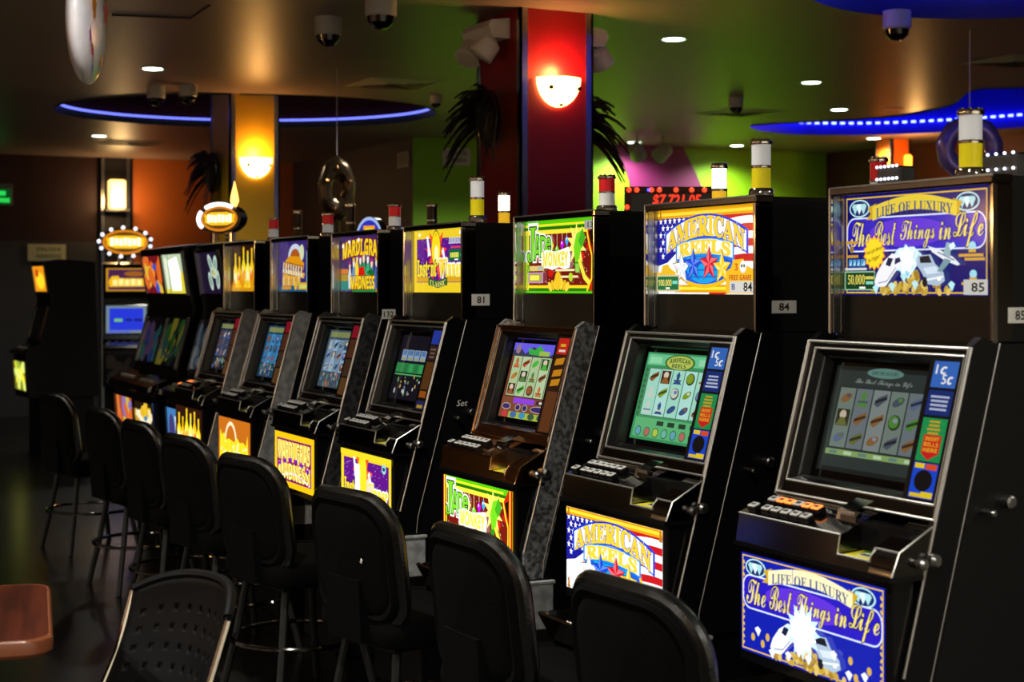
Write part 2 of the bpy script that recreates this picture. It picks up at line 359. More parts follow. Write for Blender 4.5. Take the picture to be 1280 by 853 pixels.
def art_flag(belly=False):
    a = Art(217, 100, 1.2 if belly else 1.05)
    a.rect(0, 0, 217, 100, (250, 250, 248))
    for k in range(6):                               # wavy stripes at the right
        y = 88 - k * 17; top = []; bot = []
        for i in range(13):
            x = 118 + i * 8.3; w = 5 * math.sin((x - 118) / 99 * 2.6 - .6); top.append((x, y + w + 4)); bot.append((x, y + w - 4.5))
        for i in range(12): a.poly([top[i], bot[i], bot[i + 1], top[i + 1]], (200, 16, 28))
    a.poly([(0, 34), (0, 92), (112, 92), (100, 70), (70, 60), (45, 50), (22, 38)], (24, 24, 150))
    for i in range(9):
        for j in range(7):
            x, y = 6 + i * 11 + (j % 2) * 5.5, 88 - j * 8.5
            if y > 38 + x * .35: a.star(x, y, 4.6, WHT)
    a.poly([(45, 28), (100, 16), (165, 28), (140, 12), (70, 12)], (120, 15, 20))
    a.rect(0, 91, 217, 100, (235, 165, 10)); a.rect(0, 94, 217, 97.5, (255, 225, 60)); a.rect(40, 2, 165, 11, (235, 165, 10)); a.rect(40, 5, 165, 8.5, (255, 235, 60))
    a.ell(108, 34, 68, 27, (245, 195, 20)); a.ell(108, 35, 63, 23.5, (25, 95, 225)); a.ell(108, 35, 42, 22.5, (15, 165, 235))
    for k in range(4): a.rect(74, 19 + k * 8, 142, 21.5 + k * 8, (20, 120, 220))
    def banner(cx, cy, w, k, h, col):
        for i in range(16):
            x0, x1 = -w / 2 + w * i / 16, -w / 2 + w * (i + 1) / 16; f = lambda x: cy - k * (2 * x / w) ** 2
            a.poly([(cx + x0, f(x0)), (cx + x1, f(x1)), (cx + x1, f(x1) + h), (cx + x0, f(x0) + h)], col)
    banner(109, 66, 186, 21, 28, (20, 60, 215)); banner(109, 68.5, 178, 20, 23, (255, 255, 245)); a.text('AMERICAN', 109, 80, 172, 25, (250, 210, 45), 'serif', out=(30, 50, 190), off=.03, warp=lambda p, q, w, h: (p, q - 19.5 * (2 * p / w) ** 2), bold=0.03)
    banner(109, 46, 130, 7, 20, (40, 140, 235)); banner(109, 48, 124, 6.5, 16, (255, 255, 245)); a.text('REELS', 109, 56, 116, 17, (250, 215, 60), 'serif', out=(255, 255, 255), off=.02, warp=lambda p, q, w, h: (p, q - 5.5 * (2 * p / w) ** 2), bold=0.04)
    for x, y, c1, c2, r in ((58, 30, (255, 255, 255), (225, 230, 240), 22), (86, 34, (25, 70, 215), (90, 140, 245), 21), (122, 35, (215, 20, 40), (245, 110, 120), 22), (151, 30, (250, 200, 20), (255, 235, 120), 21)):
        a.star(x, y, r, (20, 30, 110), inner=.46); a.star(x, y, r - 1.6, c1, inner=.44)
        for k in range(5):
            t = math.pi / 2 + 2 * math.pi * k / 5; u = t + math.pi / 5
            a.poly([(x, y), (x + (r - 1.6) * math.cos(t), y + (r - 1.6) * math.sin(t)), (x + .42 * r * math.cos(u), y + .42 * r * math.sin(u))], c2)
    for x, y in ((3, 95), (211, 92)) + (((3, 6), (211, 6)) if belly else ()):
        for k in range(4): a.ell(x + 3, y - 4 + 3 * k, 4 - k * .5, 2, (190, 120, 20), n=8, rot=k)
    if not belly:
        a.poly([(-1, 26), (10, 26), (14, 34), (26, 36), (34, 30), (45, 26), (45, 20), (0, 20)], (240, 190, 40)); a.rect(0, 3, 54, 23, (215, 200, 150)); a.rect(2, 5, 52, 21, (15, 110, 65)); a.text('100,000', 20, 13, 32, 9, (240, 225, 110), 'sans'); a.rect(38, 12, 50, 16, (120, 220, 190)); a.rect(22, 6, 32, 8, WHT)
        a.poly([(160, 1), (160, 26), (170, 30), (176, 39), (196, 40), (204, 32), (217, 28), (217, 1)], (245, 190, 30)); a.ell(196, 31, 7, 7, (245, 245, 240)); a.ell(193.5, 32, 1.6, 1.8, INKC); a.ell(198.5, 32, 1.6, 1.8, INKC); a.text('3', 182, 31, 6, 8, (200, 30, 30), 'sans'); a.text('FREE GAME', 190, 19, 46, 6, (190, 25, 35), 'sans')
        a.rect(168, 2, 217, 15, (215, 212, 205)); a.text('84', 206, 8.5, 18, 10.5, (15, 15, 15), 'plain', bold=.015); a.text('B', 176, 8.5, 7, 7, (60, 80, 140), 'sans')
    return a
INKC = (15, 15, 15)
def art_jade(belly=False):
    a = Art(217, 100, 1.25 if belly else 1.0)
    a.rect(0, 0, 217, 100, (90, 205, 15)); a.rect(0, 88, 217, 92, (35, 110, 15)); a.rect(0, 3, 217, 7, (40, 120, 15))
    a.rect(0, 93, 190, 96, (250, 235, 40)); a.rect(0, 82, 195, 88, (255, 238, 60)); a.rect(0, 7, 195, 11, (255, 228, 30)); a.rect(10, 11, 205, 82, (120, 22, 12))
    a.rect(2, 4, 9, 88, (255, 232, 60)); a.rect(4, 6, 6, 86, (150, 190, 40))
    for i in range(110): a.ell(14 + rng.random() * 180, 13 + rng.random() * 65, .7, .7, (250, 230, 190), n=6)
    for x, y, r in ((46, 52, 12), (110, 38, 13), (80, 28, 8), (196, 62, 8), (175, 50, 8)): a.ell(x, y, r, r * .7, (215, 25, 15), n=14)
    a.poly([(205, 100), (190, 82), (197, 60), (203, 40), (196, 5), (217, 0), (217, 100)], (200, 40, 12)); a.poly([(195, 82), (204, 60), (210, 88)], (25, 12, 10)); a.band([(188, 88), (198, 62), (205, 50), (204, 20), (190, 3)], 3.4, YEL)
    for x, y, c in ((70, 72, (170, 40, 190)), (84, 66, (245, 225, 40)), (100, 60, (110, 220, 40)), (116, 67, (200, 20, 235)), (130, 72, (70, 170, 250))):
        a.band([(x, y + 5), (x, 82)], .9, (255, 240, 200)); a.poly([(x, y - 9), (x - 6, y), (x, y + 7), (x + 6, y)], c); a.ell(x - 1, y + 2, 1.3, 2, WHT, n=8)
    a.star(160, 66, 30, (255, 250, 120), k=10, inner=.5); a.poly([(156, 42), (152, 62), (160, 80), (174, 84), (180, 72), (172, 56), (166, 40)], (120, 220, 30)); a.poly([(166, 70), (178, 88), (186, 74), (176, 60)], (70, 180, 30)); a.poly([(152, 40), (160, 28), (168, 44)], (50, 150, 25)); a.band([(168, 46), (184, 22), (198, 14)], 8, (255, 240, 70))
    a.text('J', 20, 68, 32, 52, (120, 215, 30), 'serif', out=(250, 255, 240), off=.07); a.text('J', 20, 68, 30, 49, (125, 220, 35), 'serif', out=(15, 60, 10), off=.03)
    for t, x, w, h, y in (('A', 40, 24, 34, 64), ('D', 60, 20, 29, 65), ('e', 77, 16, 20, 67)):
        a.text(t, x, y, w, h, (120, 215, 35), 'sans', out=(250, 255, 240), off=.1); a.text(t, x, y, w, h, (125, 225, 40), 'sans', out=(15, 60, 10), off=.04)
    a.poly([(56, 34), (55, 56), (70, 60), (100, 57), (140, 63), (146, 50), (143, 35), (128, 33), (110, 36), (90, 32), (72, 35)], (255, 255, 235), 1.3)
    a.text('MONKEY', 100, 47, 78, 20, (245, 230, 60), 'sans', out=(255, 255, 210), off=.04, bold=.02)
    if not belly:
        a.rect(14, 31, 64, 38, (230, 205, 110)); a.text('5', 14, 34, 8, 10, (110, 210, 40), 'sans', out=(20, 60, 10)); a.rect(44, 32, 62, 37, (190, 190, 180))
        a.rect(13, 14, 62, 29, (200, 150, 190)); a.rect(16, 16, 58, 27, (170, 165, 80)); a.rect(20, 18, 50, 25, (250, 245, 90))
        a.rect(100, 30, 158, 33, (250, 240, 180)); a.rect(158, 28, 170, 40, (150, 215, 80)); a.rect(104, 21, 165, 24, (250, 235, 170)); a.ell(144, 22, 6, 6, (190, 225, 40), n=12)
        for k in range(7): a.ell(78 + k * 9, 9 + 4 * math.sin(k * math.pi / 6), 5, 8, (245, 195, 30) if k % 2 else (255, 220, 70), rot=(3 - k) * .25, n=12)
        a.ell(105, 17, 10, 13, (250, 205, 40)); sticker(a, '13', 184, 85, 213, 97, (190, 190, 180))
    else:
        a.rect(10, 0, 217, 3, YEL); a.rect(0, 0, 9, 100, (190, 30, 15)); a.band([(4, y) for y in range(0, 101, 5)], 3, YEL); a.rect(206, 0, 217, 100, (190, 30, 15)); a.band([(211, y) for y in range(0, 101, 5)], 3, YEL)
    return a
def art_instant(belly=False):
    a = Art(217, 100, 1.2 if belly else 1.05)
    a.rect(0, 0, 217, 100, (238, 205, 40)); a.rect(12, 16, 217, 87, (95, 20, 135))
    for i in range(60): a.ell(16 + rng.random() * 195, 20 + rng.random() * 65, .8, .8, (230, 210, 250), n=6)
    a.star(97, 62, 46, (235, 40, 40), k=9, inner=.5); a.star(97, 62, 42, (245, 90, 40), k=9, inner=.46)
    a.ell(97, 70, 20, 30, (60, 40, 10)); a.ell(97, 70, 18.5, 28.5, (252, 220, 30)); a.ell(99, 62, 9, 14, (255, 250, 180)); a.ell(97, 93, 4, 3, (240, 180, 20))
    a.poly([(62, 58), (60, 74), (56, 90), (62, 92), (68, 76), (76, 60)], (240, 245, 255)); a.poly([(120, 66), (128, 72), (134, 58), (138, 55), (130, 52)], (240, 245, 255))
    for i, (t, x, w) in enumerate((('Instant', 58, 84), ('Winner', 158, 96))):
        a.text(t, x, 39, w, 28 if i == 0 else 30, (250, 225, 40), 'serif', out=(255, 255, 245) if i else (70, 15, 80), off=.06, bold=.03)
    if belly:
        a.frame(0, 0, 217, 100, 9, (240, 215, 40)); a.star(110, 40, 40, (255, 215, 190), k=9, inner=.4); a.ell(104, 50, 14, 42, (255, 225, 40)); a.poly([(66, 20), (68, 80), (86, 80), (88, 22)], (245, 250, 255)); a.poly([(12, 12), (12, 26), (24, 34), (40, 30), (44, 14)], (250, 170, 20)); a.poly([(158, 14), (164, 36), (190, 38), (205, 26), (205, 12)], (250, 190, 30)); a.ell(188, 82, 9, 8, (150, 210, 215)); a.ell(188, 82, 6, 3, (30, 70, 90))
    else:
        a.rect(14, 17, 70, 25, (220, 165, 30)); a.rect(140, 17, 200, 25, (220, 165, 30)); a.poly([(66, 12), (66, 24), (106, 19), (146, 24), (146, 12), (106, 7)], (30, 90, 40)); a.text('CLASSIC', 106, 15, 66, 9, (235, 225, 120), 'serif', warp=lambda p, q, w, h: (p, q + 4 * (2 * p / w) ** 2 - 2))
        a.rect(152, 50, 217, 68, (10, 100, 60)); [a.rect(158 + k * 7, 55, 163.5 + k * 7, 63, (230, 225, 90)) for k in range(5)]; a.rect(198, 57, 212, 61, (90, 200, 170)); a.rect(175, 51, 190, 53, WHT)
        for k in range(5): a.rect(150 + k * 13, 77, 161 + k * 13, 87, (200, 205, 225)); a.text('0', 155.5 + k * 13, 82, 5, 7, (60, 30, 90), 'sans')
        a.rect(160, 70, 205, 73, (215, 60, 90))
        for x in (24, 195): a.ell(x, 94, 4, 3, WHT)
    return a
def art_mardi(belly=False):
    a = Art(217, 100 if not belly else 110, 1.2 if belly else 1.0); H = a.H
    if belly:
        a.rect(0, 0, 217, H, (250, 195, 15)); a.rect(14, 12, 203, H - 12, (120, 15, 110)); a.rect(20, 60, 197, H - 16, (250, 215, 70)); a.rect(20, 18, 197, 48, (250, 215, 70))
        a.text('MARDI GRAS', 108, H - 36, 176, 40, (255, 250, 130), 'sans', out=(150, 20, 60), off=.05); a.text('MADNESS', 108, 33, 166, 34, (255, 250, 130), 'sans', out=(150, 20, 60), off=.05)
        for k in range(17):
            x = 24 + k * 10.6; y = 44 + 14 * math.sin(math.pi * k / 16); a.ell(x, y, 6, 5, [(170, 20, 150), (90, 30, 190), (240, 210, 60)][k % 3], n=10); a.ell(x, y - 28, 4, 2.5, (250, 230, 240), n=8)
        return a
    a.rect(0, 0, 217, 100, (62, 34, 96)); a.rect(0, 3, 60, 20, (35, 130, 120)); a.rect(0, 20, 60, 32, (170, 140, 40)); a.rect(0, 33, 40, 42, (210, 120, 40)); a.rect(185, 0, 217, 45, (190, 130, 60)); a.rect(60, 0, 185, 5, (40, 130, 60))
    for i, (x, w, h, c) in enumerate(((48, 14, 46, (215, 225, 235)), (70, 18, 52, (110, 150, 190)), (88, 18, 60, (240, 120, 40)), (106, 16, 58, (40, 140, 90)), (124, 20, 62, (40, 150, 80)), (146, 18, 60, (60, 175, 120)), (166, 18, 50, (90, 140, 180)), (190, 20, 52, (60, 100, 170)))):
        a.poly([(x - w / 2, 6), (x - w * .6, 6 + h * .5), (x - w * .25, 6 + h * .8), (x + w * .25, 6 + h * .8), (x + w * .6, 6 + h * .5), (x + w / 2, 6)], c); a.ell(x, 6 + h * .88, w * .3, h * .14, [(245, 215, 170), (250, 235, 225)][i % 2]); a.ell(x, 8 + h * .98, w * .36, h * .07, [(180, 30, 120), (240, 190, 40), (40, 90, 200)][i % 3])
    a.poly([(85, 30), (100, 44), (125, 46), (132, 30)], (215, 25, 20)); a.poly([(140, 35), (165, 42), (182, 34), (170, 26)], (20, 110, 40)); a.poly([(80, 22), (78, 50), (88, 60), (98, 40), (94, 22)], (245, 215, 60))
    a.text('MARDI GRAS', 112, 78, 200, 30, (255, 215, 30), 'sans', out=(130, 20, 20), off=.05, warp=lambda p, q, w, h: (p, q - 7 * (2 * p / w) ** 2 + 3), bold=.02)
    a.text('MADNESS', 118, 17, 128, 24, (255, 215, 30), 'sans', out=(130, 25, 20), off=.05, bold=.02)
    for x, y in ((14, 84), (48, 91), (100, 94)): a.ell(x, y, 5, 3.4, (255, 250, 235), 1.3)
    return a
def art_arch(belly=False):
    a = Art(217, 100 if not belly else 115, 1.15 if belly else .85); H = a.H
    a.rect(0, 0, 217, H, (200, 110, 25) if belly else (62, 40, 120))
    if belly:
        a.ring(86, 55, 38, 48, 9, (250, 235, 190), t0=0, t1=180); a.poly([(8, 0), (12, 85), (25, 70), (40, 78), (55, 62), (75, 66), (110, 60), (130, 72), (150, 62), (170, 66), (190, 58), (200, 84), (210, 0)], (250, 225, 40))
        for k in range(80): a.ell(20 + rng.random() * 175, 4 + rng.random() * 55, 5, 3, rng.choice([(255, 250, 150), (240, 200, 30), (255, 255, 220), (225, 215, 60)]), n=8, rot=rng.random() * 3)
        return a
    a.rect(0, 0, 217, 12, (30, 90, 130)); a.ell(106, 70, 46, 26, (215, 225, 245)); a.ell(106, 66, 34, 20, (185, 95, 30)); a.ell(150, 78, 14, 16, (225, 235, 190)); a.rect(180, 0, 200, 80, (150, 215, 225)); a.rect(196, 0, 217, 100, (25, 10, 30)); a.ell(205, 92, 6, 5, (230, 80, 20))
    a.poly([(30, 58), (70, 72), (130, 70), (165, 56), (160, 42), (100, 52), (40, 44)], (240, 160, 20)); a.poly([(24, 36), (60, 44), (120, 44), (170, 36), (164, 26), (30, 26)], (235, 175, 60)); [(a.poly([(x - 8, y - 13), (x - 3, y + 13), (x + 9, y + 12), (x + 3, y - 13)], (110, 50, 20)), a.poly([(x - 6, y - 11), (x - 2, y + 11), (x + 3, y + 10), (x, y - 4), (x + 6, y - 2), (x + 3, y - 11)], (255, 250, 225))) for x, y in ((32 + k * 17, 49 - k * 1.4) for k in range(8))]
    for k in range(7): a.rect(24 + k * 17, 12, 38 + k * 17, 30, (235, 170, 45) if k % 2 else (245, 205, 110))
    a.rect(18, 4, 80, 11, (215, 150, 40)); a.rect(130, 4, 205, 18, (230, 180, 30)); a.rect(140, 7, 195, 14, (220, 225, 120)); a.ell(112, 12, 10, 9, (235, 190, 60)); return a
def art_bottles(belly=False):
    a = Art(217, 100 if not belly else 120, 1.2 if belly else .95); H = a.H
    a.rect(0, 0, 217, H, (45, 20, 12)); a.rect(0, 0, 217, 14, (215, 150, 20))
    for i, (x, h, c) in enumerate(((30, .82, (255, 215, 20)), (62, .74, (245, 190, 15)), (95, .95, (255, 225, 30)), (128, .86, (255, 240, 90)), (160, .92, (250, 200, 15)), (192, .78, (255, 220, 40)))):
        t = H * h; a.poly([(x - 15, 8), (x - 16, t * .58), (x - 5, t * .74), (x - 5, t), (x + 5, t), (x + 5, t * .74), (x + 16, t * .58), (x + 15, 8)], c); a.rect(x - 12, t * .2, x + 12, t * .48, [(255, 250, 180), (240, 120, 20), (250, 160, 60)][i % 3]); a.ell(x, t * .98, 6, 5, (255, 205, 40)); a.ell(x - 5, t * .5, 2, t * .1, (255, 255, 240))
    for k in range(6): a.ell(20 + k * 36, 16, 12, 9, (255, 190, 20) if k % 2 else (235, 150, 10))
    return a

# ---- screens
def reels(a, x0, y0, x1, y1, cols, rows, bgs, pal, line=(30, 40, 35), seed=1):
    r = random.Random(seed); w, h = (x1 - x0) / cols, (y1 - y0) / rows
    for c in range(cols):
        a.rect(x0 + c * w + .6, y0, x0 + (c + 1) * w - .6, y1, bgs[c % len(bgs)])
        for k in range(rows):
            cx, cy = x0 + (c + .5) * w, y0 + (k + .5) * h; q = r.randrange(5); p = r.choice(pal); p2 = r.choice(pal); p3 = tuple(int(v * .45) for v in p)
            if q == 0: a.ell(cx, cy, w * .34, h * .38, p3); a.ell(cx - w * .03, cy + h * .03, w * .27, h * .3, p); a.ell(cx + w * .05, cy + h * .1, w * .14, h * .12, p2)
            elif q == 1: a.poly([(cx - w * .36, cy - h * .2), (cx - w * .2, cy + h * .1), (cx + w * .34, cy + h * .36), (cx + w * .36, cy + h * .08), (cx - w * .1, cy - h * .34)], p); a.band([(cx - w * .3, cy - h * .1), (cx + w * .33, cy + h * .14)], h * .14, p3)
            elif q == 2: a.rect(cx - w * .38, cy - h * .42, cx + w * .38, cy + h * .42, p3); a.ell(cx, cy + h * .14, w * .2, h * .22, (225, 205, 180)); a.poly([(cx - w * .34, cy - h * .4), (cx - w * .12, cy), (cx + w * .12, cy), (cx + w * .34, cy - h * .4)], p)
            elif q == 3: a.poly([(cx, cy + h * .42), (cx + w * .14, cy + h * .2), (cx + w * .1, cy - h * .1), (cx + w * .36, cy - h * .38), (cx - w * .36, cy - h * .38), (cx - w * .1, cy - h * .1), (cx - w * .16, cy + h * .2)], p); a.rect(cx - w * .3, cy - h * .2, cx + w * .3, cy - h * .1, p2)
            else: a.ell(cx, cy, w * .36, h * .2, p, rot=.6); a.ell(cx + w * .1, cy + h * .1, w * .12, h * .1, p2)
    for c in range(cols + 1): a.rect(x0 + c * w - .4, y0, x0 + c * w + .4, y1, line)
    a.rect(x0, y0 - .8, x1, y0, line); a.rect(x0, y1, x1, y1 + .8, line)
def scr_luxury():
    a = Art(100, 96, .62); a.rect(0, 0, 100, 96, (26, 34, 32)); a.rect(4, 4, 96, 92, (48, 60, 58)); a.ell(50, 91, 18, 4.5, (105, 150, 140)); a.text('LIFE OF LUXURY', 50, 91, 26, 3.2, (30, 60, 60), 'serif'); a.text('The Best Things in Life', 50, 82, 56, 6, (160, 170, 165), 'script')
    reels(a, 8, 22, 94, 76, 5, 3, [(125, 142, 132), (118, 130, 136), (140, 152, 148)], [(150, 105, 60), (88, 150, 60), (95, 115, 150), (80, 90, 105), (150, 160, 175), (115, 120, 60)], seed=5)
    a.rect(6, 15, 94, 20, (150, 185, 110))
    for k in range(6): a.rect(10 + k * 15, 16, 18 + k * 15, 19, (205, 240, 190) if k % 2 else (110, 150, 140))
    return a
def scr_flag():
    a = Art(100, 96, .85); a.rect(0, 0, 100, 96, (60, 150, 95)); a.rect(2, 82, 98, 94, (110, 205, 150)); a.ell(50, 86, 22, 9, (70, 120, 50)); a.ell(50, 86, 19, 7.4, (190, 205, 90)); a.text('AMERICAN', 50, 89, 30, 5, (30, 80, 50), 'sans', warp=arch(2)); a.text('REELS', 50, 82.5, 20, 4.4, (30, 70, 60), 'sans')
    for x in (14, 86): a.rect(x - 9, 84, x + 9, 91, (150, 225, 175))
    reels(a, 8, 27, 97, 78, 5, 3, [(165, 225, 205), (180, 232, 222)], [(130, 160, 40), (145, 95, 45), (60, 85, 60), (105, 135, 175), (205, 215, 200), (50, 80, 130)], (70, 120, 80), seed=11)
    a.rect(3, 3, 97, 24, (95, 185, 120))
    for k in range(7): a.ell(11 + k * 13, 9, 4.6, 5.4, (45, 110, 70)); a.ell(11 + k * 13, 9, 3.6, 4.3, [(100, 170, 190), (190, 110, 100), (185, 205, 70), (110, 190, 170)][k % 4])
    for k in range(4): a.rect(36 + k * 16, 17, 46 + k * 16, 22, (30, 60, 40))
    for k in range(9): a.ell(4, 28 + k * 6, 2, 2.6, (60, 110, 70))
    return a
def scr_jade():
    a = Art(100, 96, .9); a.rect(0, 0, 100, 96, (120, 60, 40)); a.rect(0, 80, 100, 96, (105, 95, 240)); a.poly([(0, 80), (0, 86), (14, 90), (26, 82), (40, 92), (60, 86), (76, 82), (88, 88), (100, 82), (100, 80)], (55, 60, 90)); a.poly([(34, 82), (30, 90), (44, 88), (52, 94), (62, 88), (56, 81)], (60, 175, 70)); a.rect(54, 81, 74, 87, (160, 190, 80)); a.ell(10, 88, 5, 6, (150, 120, 140))
    reels(a, 4, 28, 98, 79, 5, 3, [(175, 200, 150), (185, 210, 165)], [(150, 90, 50), (80, 110, 190), (200, 120, 50), (90, 130, 70), (190, 90, 60), (80, 180, 60)], (40, 40, 30), seed=23)
    a.rect(0, 0, 100, 26, (130, 75, 50)); a.rect(24, 19, 66, 26, (150, 70, 230)); a.rect(70, 20, 98, 25, (60, 40, 60)); a.rect(76, 21.3, 94, 24, (235, 225, 210))
    for x, w in ((12, 18), (36, 11), (50, 11), (78, 34)): a.ell(x, 14, w / 2, 4.4, (190, 180, 160)); a.ell(x, 14, w / 2 - 1.2, 3.4, (60, 40, 110))
    a.rect(20, 0, 100, 8, (170, 190, 60))
    for k in range(5): a.ell(12 + k * 18, 4.5, 6.5, 4.2, [(200, 60, 60), (70, 110, 170), (70, 150, 190), (60, 90, 70), (60, 90, 90)][k])
    return a
def scr_poker():
    a = Art(100, 96, .7); a.rect(0, 0, 100, 96, (24, 20, 32)); a.rect(2, 40, 98, 54, (50, 150, 80)); a.rect(2, 36, 98, 38, (90, 190, 110))
    for k in range(5): a.rect(10 + k * 17, 58, 25 + k * 17, 74, (150, 180, 215)); a.rect(12 + k * 17, 66, 23 + k * 17, 73, (90, 130, 180)); a.rect(12 + k * 17, 59, 23 + k * 17, 62, (180, 170, 90)); a.rect(24 + k * 14, 41, 34 + k * 14, 53, (60, 175, 95) if k % 2 else (45, 130, 75))
    for k in range(26): a.ell(12 + rng.random() * 78, 6 + rng.random() * 30, 1.2 + rng.random(), 1.5 + rng.random() * 3, rng.choice([(210, 215, 210), (200, 170, 90), (120, 130, 170), (110, 170, 90)]), n=8)
    return a
def scr_blue(seed, base=(70, 130, 170)):
    a = Art(100, 96, .7); a.rect(0, 0, 100, 96, tuple(int(v * .55) for v in base)); reels(a, 5, 26, 95, 80, 5, 3, [base, tuple(int(v * 1.2) for v in base)], [(200, 190, 180), (150, 90, 60), (90, 110, 180), (60, 90, 120), (190, 200, 210)], (30, 50, 70), seed=seed)
    a.rect(5, 84, 95, 93, (140, 150, 90)); r = random.Random(seed)
    for k in range(30): a.ell(6 + r.random() * 88, 3 + r.random() * 22, 2, 4 * r.random() + 1.4, r.choice([(120, 140, 200), (200, 190, 150), (90, 150, 130), (160, 110, 90)]), n=8)
    return a
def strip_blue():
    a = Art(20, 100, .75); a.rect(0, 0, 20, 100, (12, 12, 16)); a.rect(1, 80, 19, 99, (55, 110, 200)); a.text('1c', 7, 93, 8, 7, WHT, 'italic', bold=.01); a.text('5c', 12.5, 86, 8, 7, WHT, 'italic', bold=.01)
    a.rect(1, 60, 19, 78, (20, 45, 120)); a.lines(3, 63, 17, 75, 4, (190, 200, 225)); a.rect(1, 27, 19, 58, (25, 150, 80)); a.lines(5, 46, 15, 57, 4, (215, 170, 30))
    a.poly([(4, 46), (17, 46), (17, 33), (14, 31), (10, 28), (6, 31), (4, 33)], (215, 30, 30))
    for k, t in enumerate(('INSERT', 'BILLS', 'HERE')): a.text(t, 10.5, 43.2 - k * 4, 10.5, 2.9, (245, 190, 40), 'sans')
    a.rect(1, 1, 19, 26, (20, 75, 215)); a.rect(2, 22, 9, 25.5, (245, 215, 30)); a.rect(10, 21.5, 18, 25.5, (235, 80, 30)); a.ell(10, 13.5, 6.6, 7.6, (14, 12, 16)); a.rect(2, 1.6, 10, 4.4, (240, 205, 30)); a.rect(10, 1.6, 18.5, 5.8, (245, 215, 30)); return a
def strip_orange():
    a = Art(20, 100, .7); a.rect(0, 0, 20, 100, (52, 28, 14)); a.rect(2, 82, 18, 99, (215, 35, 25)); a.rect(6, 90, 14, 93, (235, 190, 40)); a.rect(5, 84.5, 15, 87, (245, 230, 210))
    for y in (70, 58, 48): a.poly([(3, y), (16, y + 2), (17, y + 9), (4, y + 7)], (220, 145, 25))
    a.rect(2, 1, 18, 43, (105, 58, 28)); return a  # browns in this and the following strips are a painted-in warm reflection
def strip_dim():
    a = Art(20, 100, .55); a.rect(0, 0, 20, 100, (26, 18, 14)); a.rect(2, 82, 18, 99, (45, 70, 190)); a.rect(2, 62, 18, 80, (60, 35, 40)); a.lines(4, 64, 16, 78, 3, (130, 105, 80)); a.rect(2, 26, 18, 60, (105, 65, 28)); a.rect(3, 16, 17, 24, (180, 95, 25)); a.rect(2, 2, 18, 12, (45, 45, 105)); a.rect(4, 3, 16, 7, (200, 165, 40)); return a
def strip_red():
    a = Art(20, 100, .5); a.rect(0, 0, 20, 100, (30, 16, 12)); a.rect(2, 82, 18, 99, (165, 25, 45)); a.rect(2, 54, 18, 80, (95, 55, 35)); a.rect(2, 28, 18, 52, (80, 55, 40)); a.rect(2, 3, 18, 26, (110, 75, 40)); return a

# ------------------------------------------------------------------ the room
OLIVE = mat('ceiling_paint', (140, 122, 116), 0.40, noise=0.10, nscale=0.8, spec=0.25)
FLOOR = mat('dark_floor', (15, 12, 9), 0.25, spec=0.35, noise=0.5, nscale=2.2)
W_RED = mat('wine_wall', (46, 6, 9), 0.6, noise=0.2, nscale=3)
W_GREY = mat('charcoal_wall', (52, 52, 54), 0.6, noise=0.15, nscale=3)
W_ORG = mat('orange_wall', (190, 96, 22), 0.55, noise=0.12, nscale=2)
W_PUR = mat('aubergine_wall', (44, 28, 48), 0.6, noise=0.15, nscale=2)
W_GRN = mat('lime_wall', (135, 200, 12), 0.55, noise=0.06, nscale=2)
W_MAG = mat('plum_panel', (120, 34, 92), 0.55, noise=0.08, nscale=2)
W_BRN = mat('brown_wall', (84, 28, 16), 0.6, noise=0.15, nscale=2)
C_RED = mat('red_column', (150, 6, 18), 0.45, noise=0.06, nscale=4)
C_YEL = mat('mustard_column', (196, 150, 22), 0.5, noise=0.06, nscale=4)
C_ORG = mat('orange_column', (235, 105, 15), 0.5, noise=0.06, nscale=4)
BLUEP = mat('blue_cove', (20, 20, 200), 0.5, noise=0.1, nscale=2)
WINE = mat('wine_cove', (74, 8, 14), 0.7, noise=0.1, nscale=2)
CEILD = mat('cove_lip', (40, 52, 26), 0.6, noise=0.1, nscale=2)

o = struct(one(FLOOR).box(-19.5, 4, -5, 13, -0.1, 0).build('floor'))
PF = [(-18.2, -5), (-17.75, 6.05), (-14.17, 6.05), (-13.75, 10.9), (4, 12.6), (4, -5)]
def wall(name, p, q, m, th=0.12, z0=0, z1=3.4):
    p, q = Vector(p), Vector(q); d = (q - p).normalized(); n = Vector((-d.y, d.x)) * th
    mb = one(m); a, b, c, e = p, q, q + n, p + n
    mb.add([(*w, z) for z in (z0, z1) for w in (a, b, c, e)], [(3, 2, 1, 0), (4, 5, 6, 7), (0, 1, 5, 4), (1, 2, 6, 5), (2, 3, 7, 6), (3, 0, 4, 7)])
    return struct(mb.build(name, smooth=False))
ylamp = at(162, 200, 18.1).y
wall('wall_far_lower', (-18.1, -3.2), (-18.0, ylamp), W_GREY, z1=1.98)
wall('wall_far_upper', (-18.1, -3.2), (-18.0, ylamp), W_RED, z0=1.98)
wall('wall_far_orange', (-18.0, ylamp), (-17.75, 6.17), W_ORG)
wall('wall_aubergine', (-17.75, 6.05), (-14.1, 6.05), W_PUR, z1=CEIL + .4)
wall('wall_lime', (-14.1, 6.05), (-13.75, 10.9), W_GRN)
wall('wall_back', (-13.75, 10.9), (4, 12.6), W_BRN)
wall('wall_near', (4, 12.6), (4, -3.2), mat('cream_wall', (226, 216, 196), 0.6, noise=0.1, nscale=2))
wall('wall_side', (4, -3.2), (-18.2, -3.2), mat('tan_wall', (104, 80, 64), 0.6, noise=0.15, nscale=1.5))
LW = ((-14.1, 6.05), (-13.75, 10.9))
